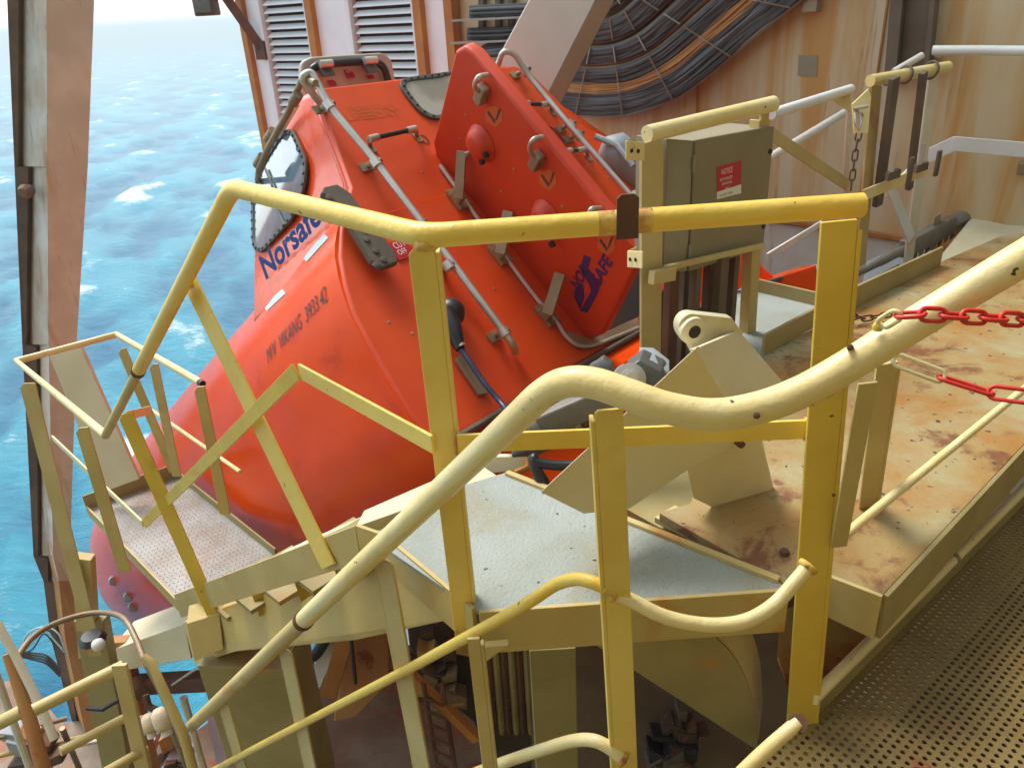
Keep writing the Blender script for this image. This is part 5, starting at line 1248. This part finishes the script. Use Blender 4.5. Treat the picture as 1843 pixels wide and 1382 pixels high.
for (x0, y0, x1, y1, d, r_) in ((-10, 1205, 60, 1400, 4.6, .022), (28, 1240, 96, 1400, 4.8, .02), (-10, 1330, 120, 1292, 4.9, .016), (-10, 1362, 150, 1325, 4.9, .014), (112, 1310, 150, 1400, 5.0, .018), (225, 1290, 262, 1400, 5.0, .02), (120, 1345, 330, 1300, 5.2, .015), (300, 1290, 345, 1400, 4.4, .018), (330, 1255, 372, 1400, 4.6, .022)):
    MB().tube([dep(x0, y0, d), dep(x1, y1, d + .3)], r_, n=8).build('rail', [M['bracket'], M['white_cream'], M['ochre']][int(x0 + y0) % 3], T, smooth=True)
for k in range(16):
    x, y = [(rng.uniform(0, 110), rng.uniform(1310, 1390)), (rng.uniform(240, 330), rng.uniform(1325, 1390))][k % 2]
    MB().box(dep(x, y, 5.0), V(rng.uniform(.03, .09), 0, rng.uniform(-.04, .04)), V(0, .06, 0), UP * rng.uniform(.02, .07)).build('fitting', [M['rust'], M['column_low'], M['lowdark'], M['lilac'], M['bluegrey']][k % 5], T, bevel=.006)
T = thing('wire_loops', 'thin wires looping across from the hoop to the column at lower left', 'cable', dep(90, 1180, 3.9))
for k in range(4):
    MB().tube(spline([dep(x, y, 3.8) for x, y in ((35, 1178), (50 + k * 3, 1140 + k * 9), (80, 1128 + k * 4), (105, 1140 + k * 10), (118, 1175))], 5), .004, n=5).build('wire', M['cable_grey'] if k % 2 else M['tape'], T)
    MB().tube(spline([dep(x, y, 3.8) for x, y in ((35, 1172 + k * 3), (60, 1175 + k * 4), (85, 1180 + k * 5), (108, 1205 + k * 4))], 5), .005, n=5).build('wire', M['cable_grey'], T)
T = thing('dark_davit_arm', 'dark brown horizontal arm with rollers below the balcony, against the sea', 'beam', dep(330, 1240, 4.6))
MB().bar(dep(232, 1232, 4.7), dep(420, 1222, 4.4), .10, .08, UP).build('arm', M['rust'], T, bevel=.004)
MB().rev(dep(250, 1236, 4.6), ray(250, 1236), [(.03, -.05), (.07, -.03), (.07, .03), (.03, .05)], 14).build('sheave', M['rust'], T, smooth=True)
MB().tube([dep(310, 1232, 4.5), dep(350, 1205, 4.4), dep(400, 1184, 4.3)], .008, n=6).build('wire', M['steel'], T)
MB().tube(spline([dep(x, y, 4.4) for x, y in ((262, 1250), (268, 1270), (285, 1280), (298, 1300))], 4), .02, n=8).build('hose', M['rust'], T, smooth=True)
labs = ['front cream roller float in the cluster beside the ladder cage', 'middle cream roller float in the cluster beside the ladder cage', 'rearmost small cream roller float in the cluster beside the ladder cage']
for i, (x0, y0, x1, y1, d, r_) in enumerate(((285, 1278, 298, 1312, 3.9, .045), (266, 1288, 272, 1316, 4.0, .04), (252, 1292, 256, 1312, 4.1, .032))):
    a, b = dep(x0, y0, d), dep(x1, y1, d); t = unit(b - a)
    Tf = thing('roller_float', labs[i], 'float', b, 'cream roller floats')
    MB().rev(a, t, [(r_ * .5, -.01), (r_ * .9, .01), (r_, .04), (r_, float(np.linalg.norm(b - a)) - .03), (r_ * .85, float(np.linalg.norm(b - a)))], 16).build('drum', M['float'], Tf, smooth='all')
    MB().rev(b, t, [(r_ * .6, 0), (r_ * .6, .03)], 12).build('end_cap', M['white'], Tf, smooth=True)
Tf = thing('orange_float', 'pale orange float hanging under the balcony girder in front of the sea', 'float', dep(395, 1220, 4.5))
MB().rev(dep(382, 1208, 4.5), unit(V(1, .1, .05)), [(.04, -.03), (.08, .0), (.08, .14), (.05, .17)], 18).build('drum', M['float'], Tf, smooth='all')
Tf = thing('white_lamp_globe', 'small white globe on the cream post at lower left', 'lamp', dep(177, 1172, 4.0))
MB().rev(dep(177, 1160, 4.0), UP, [(.01, -.032), (.028, -.02), (.034, 0), (.028, .02), (.01, .032)], 16).build('globe', M['print_white'], Tf, smooth='all')
MB().rev(dep(166, 1148, 4.05), UP, [(.07, -.01), (.05, .02)], 12).build('bracket', M['black'], Tf, smooth=True)
o = own(MB().prism([dep(x, y, 5.2) for x, y in ((372, 1290), (400, 1262), (418, 1330), (430, 1420), (400, 1420))], V(0, .1, 0)).build('lilac_tarpaulin', M['lilac'])); tag(o, 'faded lilac tarpaulin hanging below the stair beside the left support column', 'tarpaulin')
# lower deck far below
tag(own(MB().prism([atz(x, y, -3.4) for x, y in ((470, 1235), (640, 1165), (960, 1150), (1500, 1000), (2600, 900), (3200, 2600), (300, 1900), (330, 1330))], V(0, 0, -.1)).build('lower_deck', M['lowdeck'])), kind='structure')
T = thing('lower_machinery', 'dark rusty machinery and pipe stack on the lower deck, seen through the landing supports', 'machinery', atz(900, 1350, -3.4))
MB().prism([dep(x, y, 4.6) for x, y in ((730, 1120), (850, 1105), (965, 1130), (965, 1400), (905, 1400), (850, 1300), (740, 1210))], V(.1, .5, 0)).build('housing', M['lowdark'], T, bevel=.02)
for i in range(7):
    x = 862 + i * 14; a = dep(x, 1150, 4.3); MB().tube([a, a - UP * 1.4], .022, n=8).build('pipe', M['rust'] if i % 2 else M['cream_dark'], T, smooth=True)
for k in range(26):
    x, y = 745 + rng.uniform(0, 110), 1125 + rng.uniform(0, 170)
    MB().box(dep(x, y, 4.5), V(rng.uniform(.02, .07), 0, rng.uniform(-.03, .03)), V(0, .05, 0), UP * rng.uniform(.01, .05)).build('fitting', [M['rust'], M['bracket'], M['lowdark'], M['deckrust2']][k % 4], T, bevel=.004)
T = thing('lower_cabin_wall', 'shadowed brown grey wall of the lower deck, right of the right support column', 'wall', atz(1200, 1400, -3.4))
MB().prism([dep(x, y, 4.2) for x, y in ((960, 1100), (1500, 1100), (1500, 1500), (960, 1500))], V(0, .2, 0)).build('wall_plate', M['lowdark'] if False else paint('shadowed_lower_wall_paint', (.17, .115, .07), (.12, .075, .045), rust=.2, rsc=2, rough=.7), T)  # wall colour darkened in place of the shade down here
for k in range(18):
    x, y = 1215 + rng.normal(0, 28), 1335 + rng.normal(0, 26)
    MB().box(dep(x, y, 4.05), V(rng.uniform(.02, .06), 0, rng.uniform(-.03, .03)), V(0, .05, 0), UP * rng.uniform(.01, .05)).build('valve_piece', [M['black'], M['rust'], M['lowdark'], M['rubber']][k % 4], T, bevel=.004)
T = thing('lower_ladder', 'small orange brown ladder on the lower deck below the landing', 'ladder', dep(800, 1400, 4.2))
for (x0, x1) in ((762, 790), (795, 822)): MB().tube([dep(x0, 1230, 4.2), dep(x1, 1400, 4.4)], .014, n=8).build('stile', M['rust'], T, smooth=True)
for k in range(7): MB().tube([dep(766 + k * 4.2, 1255 + k * 24, 4.22), dep(799 + k * 4.2, 1270 + k * 24, 4.22)], .010, n=8).build('rung', M['rust'], T, smooth=True)
MB().bar(dep(740, 1215, 4.25), dep(860, 1330, 4.25), .06, .04, UP).build('handrail', M['rustedge'], T)
T = thing('orange_davit_frame', 'orange and white frame legs below the stair girder', 'frame', dep(600, 1300, 4.8))
MB().prism([dep(x, y, 4.9) for x, y in ((520, 1160), (548, 1155), (560, 1215), (540, 1230))], V(0, .1, 0)).build('orange_panel', M['orange'], T)
MB().bar(dep(600, 1150, 4.8), dep(566, 1230, 4.8), .09, .06, X).build('white_leg', M['white'], T, bevel=.004)
MB().bar(dep(622, 1145, 4.7), dep(592, 1250, 4.8), .10, .06, X).build('orange_leg', M['rustedge'], T, bevel=.004)
MB().prism([dep(x, y, 5.0) for x, y in ((625, 1150), (700, 1125), (700, 1230), (640, 1290), (600, 1300))], V(0, .3, 0)).build('orange_box', M['column_low'], T, bevel=.01)
MB().tube(spline([dep(x, y, 4.7) for x, y in ((540, 1190), (565, 1180), (580, 1160), (590, 1140))], 5), .035, n=10).build('black_hose', M['black'], T, smooth=True)
MB().tube([dep(632, 1150, 4.68), dep(640, 1230, 4.7)], .012, n=8).build('stay', M['black'], T)
MB().tube([dep(560, 1215, 4.6), dep(578, 1280, 4.6)], .009, n=8).build('wire', M['white'], T)

# ------------------------------------------------------------------ unseen wall and roof added behind the camera to block light
T = thing('unseen_shade_wall', 'unseen brown cream wall behind the punched grating walkway, added to block light', 'wall', V(0, -1.3, -6))  # out of view; added to darken the faces turned towards the camera
MB().box(V(1.5, -1.45, 0), V(7, 0, 0), V(0, .12, 0), UP * 6).build('wall_plate', M['cream_dark'], T)
for k in range(8): MB().box(V(-5 + k * 1.7, -1.30, 0), V(.04, 0, 0), V(0, .05, 0), UP * 5.9).build('stiffener', M['cream_dark'], T)
T = thing('unseen_shade_roof', 'unseen cream brown roof with beams above the grating walkway, added to block light', 'light blocker', V(2, 0, 5))  # out of view; added overhead to cut light from above and behind
MB().box(V(2.5, -.8, 5.1), V(6.5, 0, 0), V(0, .6, 0), UP * .06).build('shade_roof_plate', M['cream_dark'], T)
for k in range(5): MB().box(V(-3 + k * 2.6, -.8, 4.9), V(.06, 0, 0), V(0, .58, 0), UP * .13).build('beam', M['cream_dark'], T)

# ------------------------------------------------------------------ sea air
hz = MB().box(V(0, 0, -8.0), V(6400, 0, 0), V(0, 6400, 0), UP * 17.5).build('haze', newmat('sea_haze')[0])
m = hz.data.materials[0]; nt = m.node_tree; nt.nodes.remove(nt.nodes['Principled BSDF'])
vo = nt.nodes.new('ShaderNodeVolumePrincipled'); vo.inputs['Density'].default_value = .0018; vo.inputs['Color'].default_value = (.88, .98, 1, 1)
nt.links.new(vo.outputs[0], nt.nodes['Material Output'].inputs['Volume']); tag(own(hz), kind='stuff')
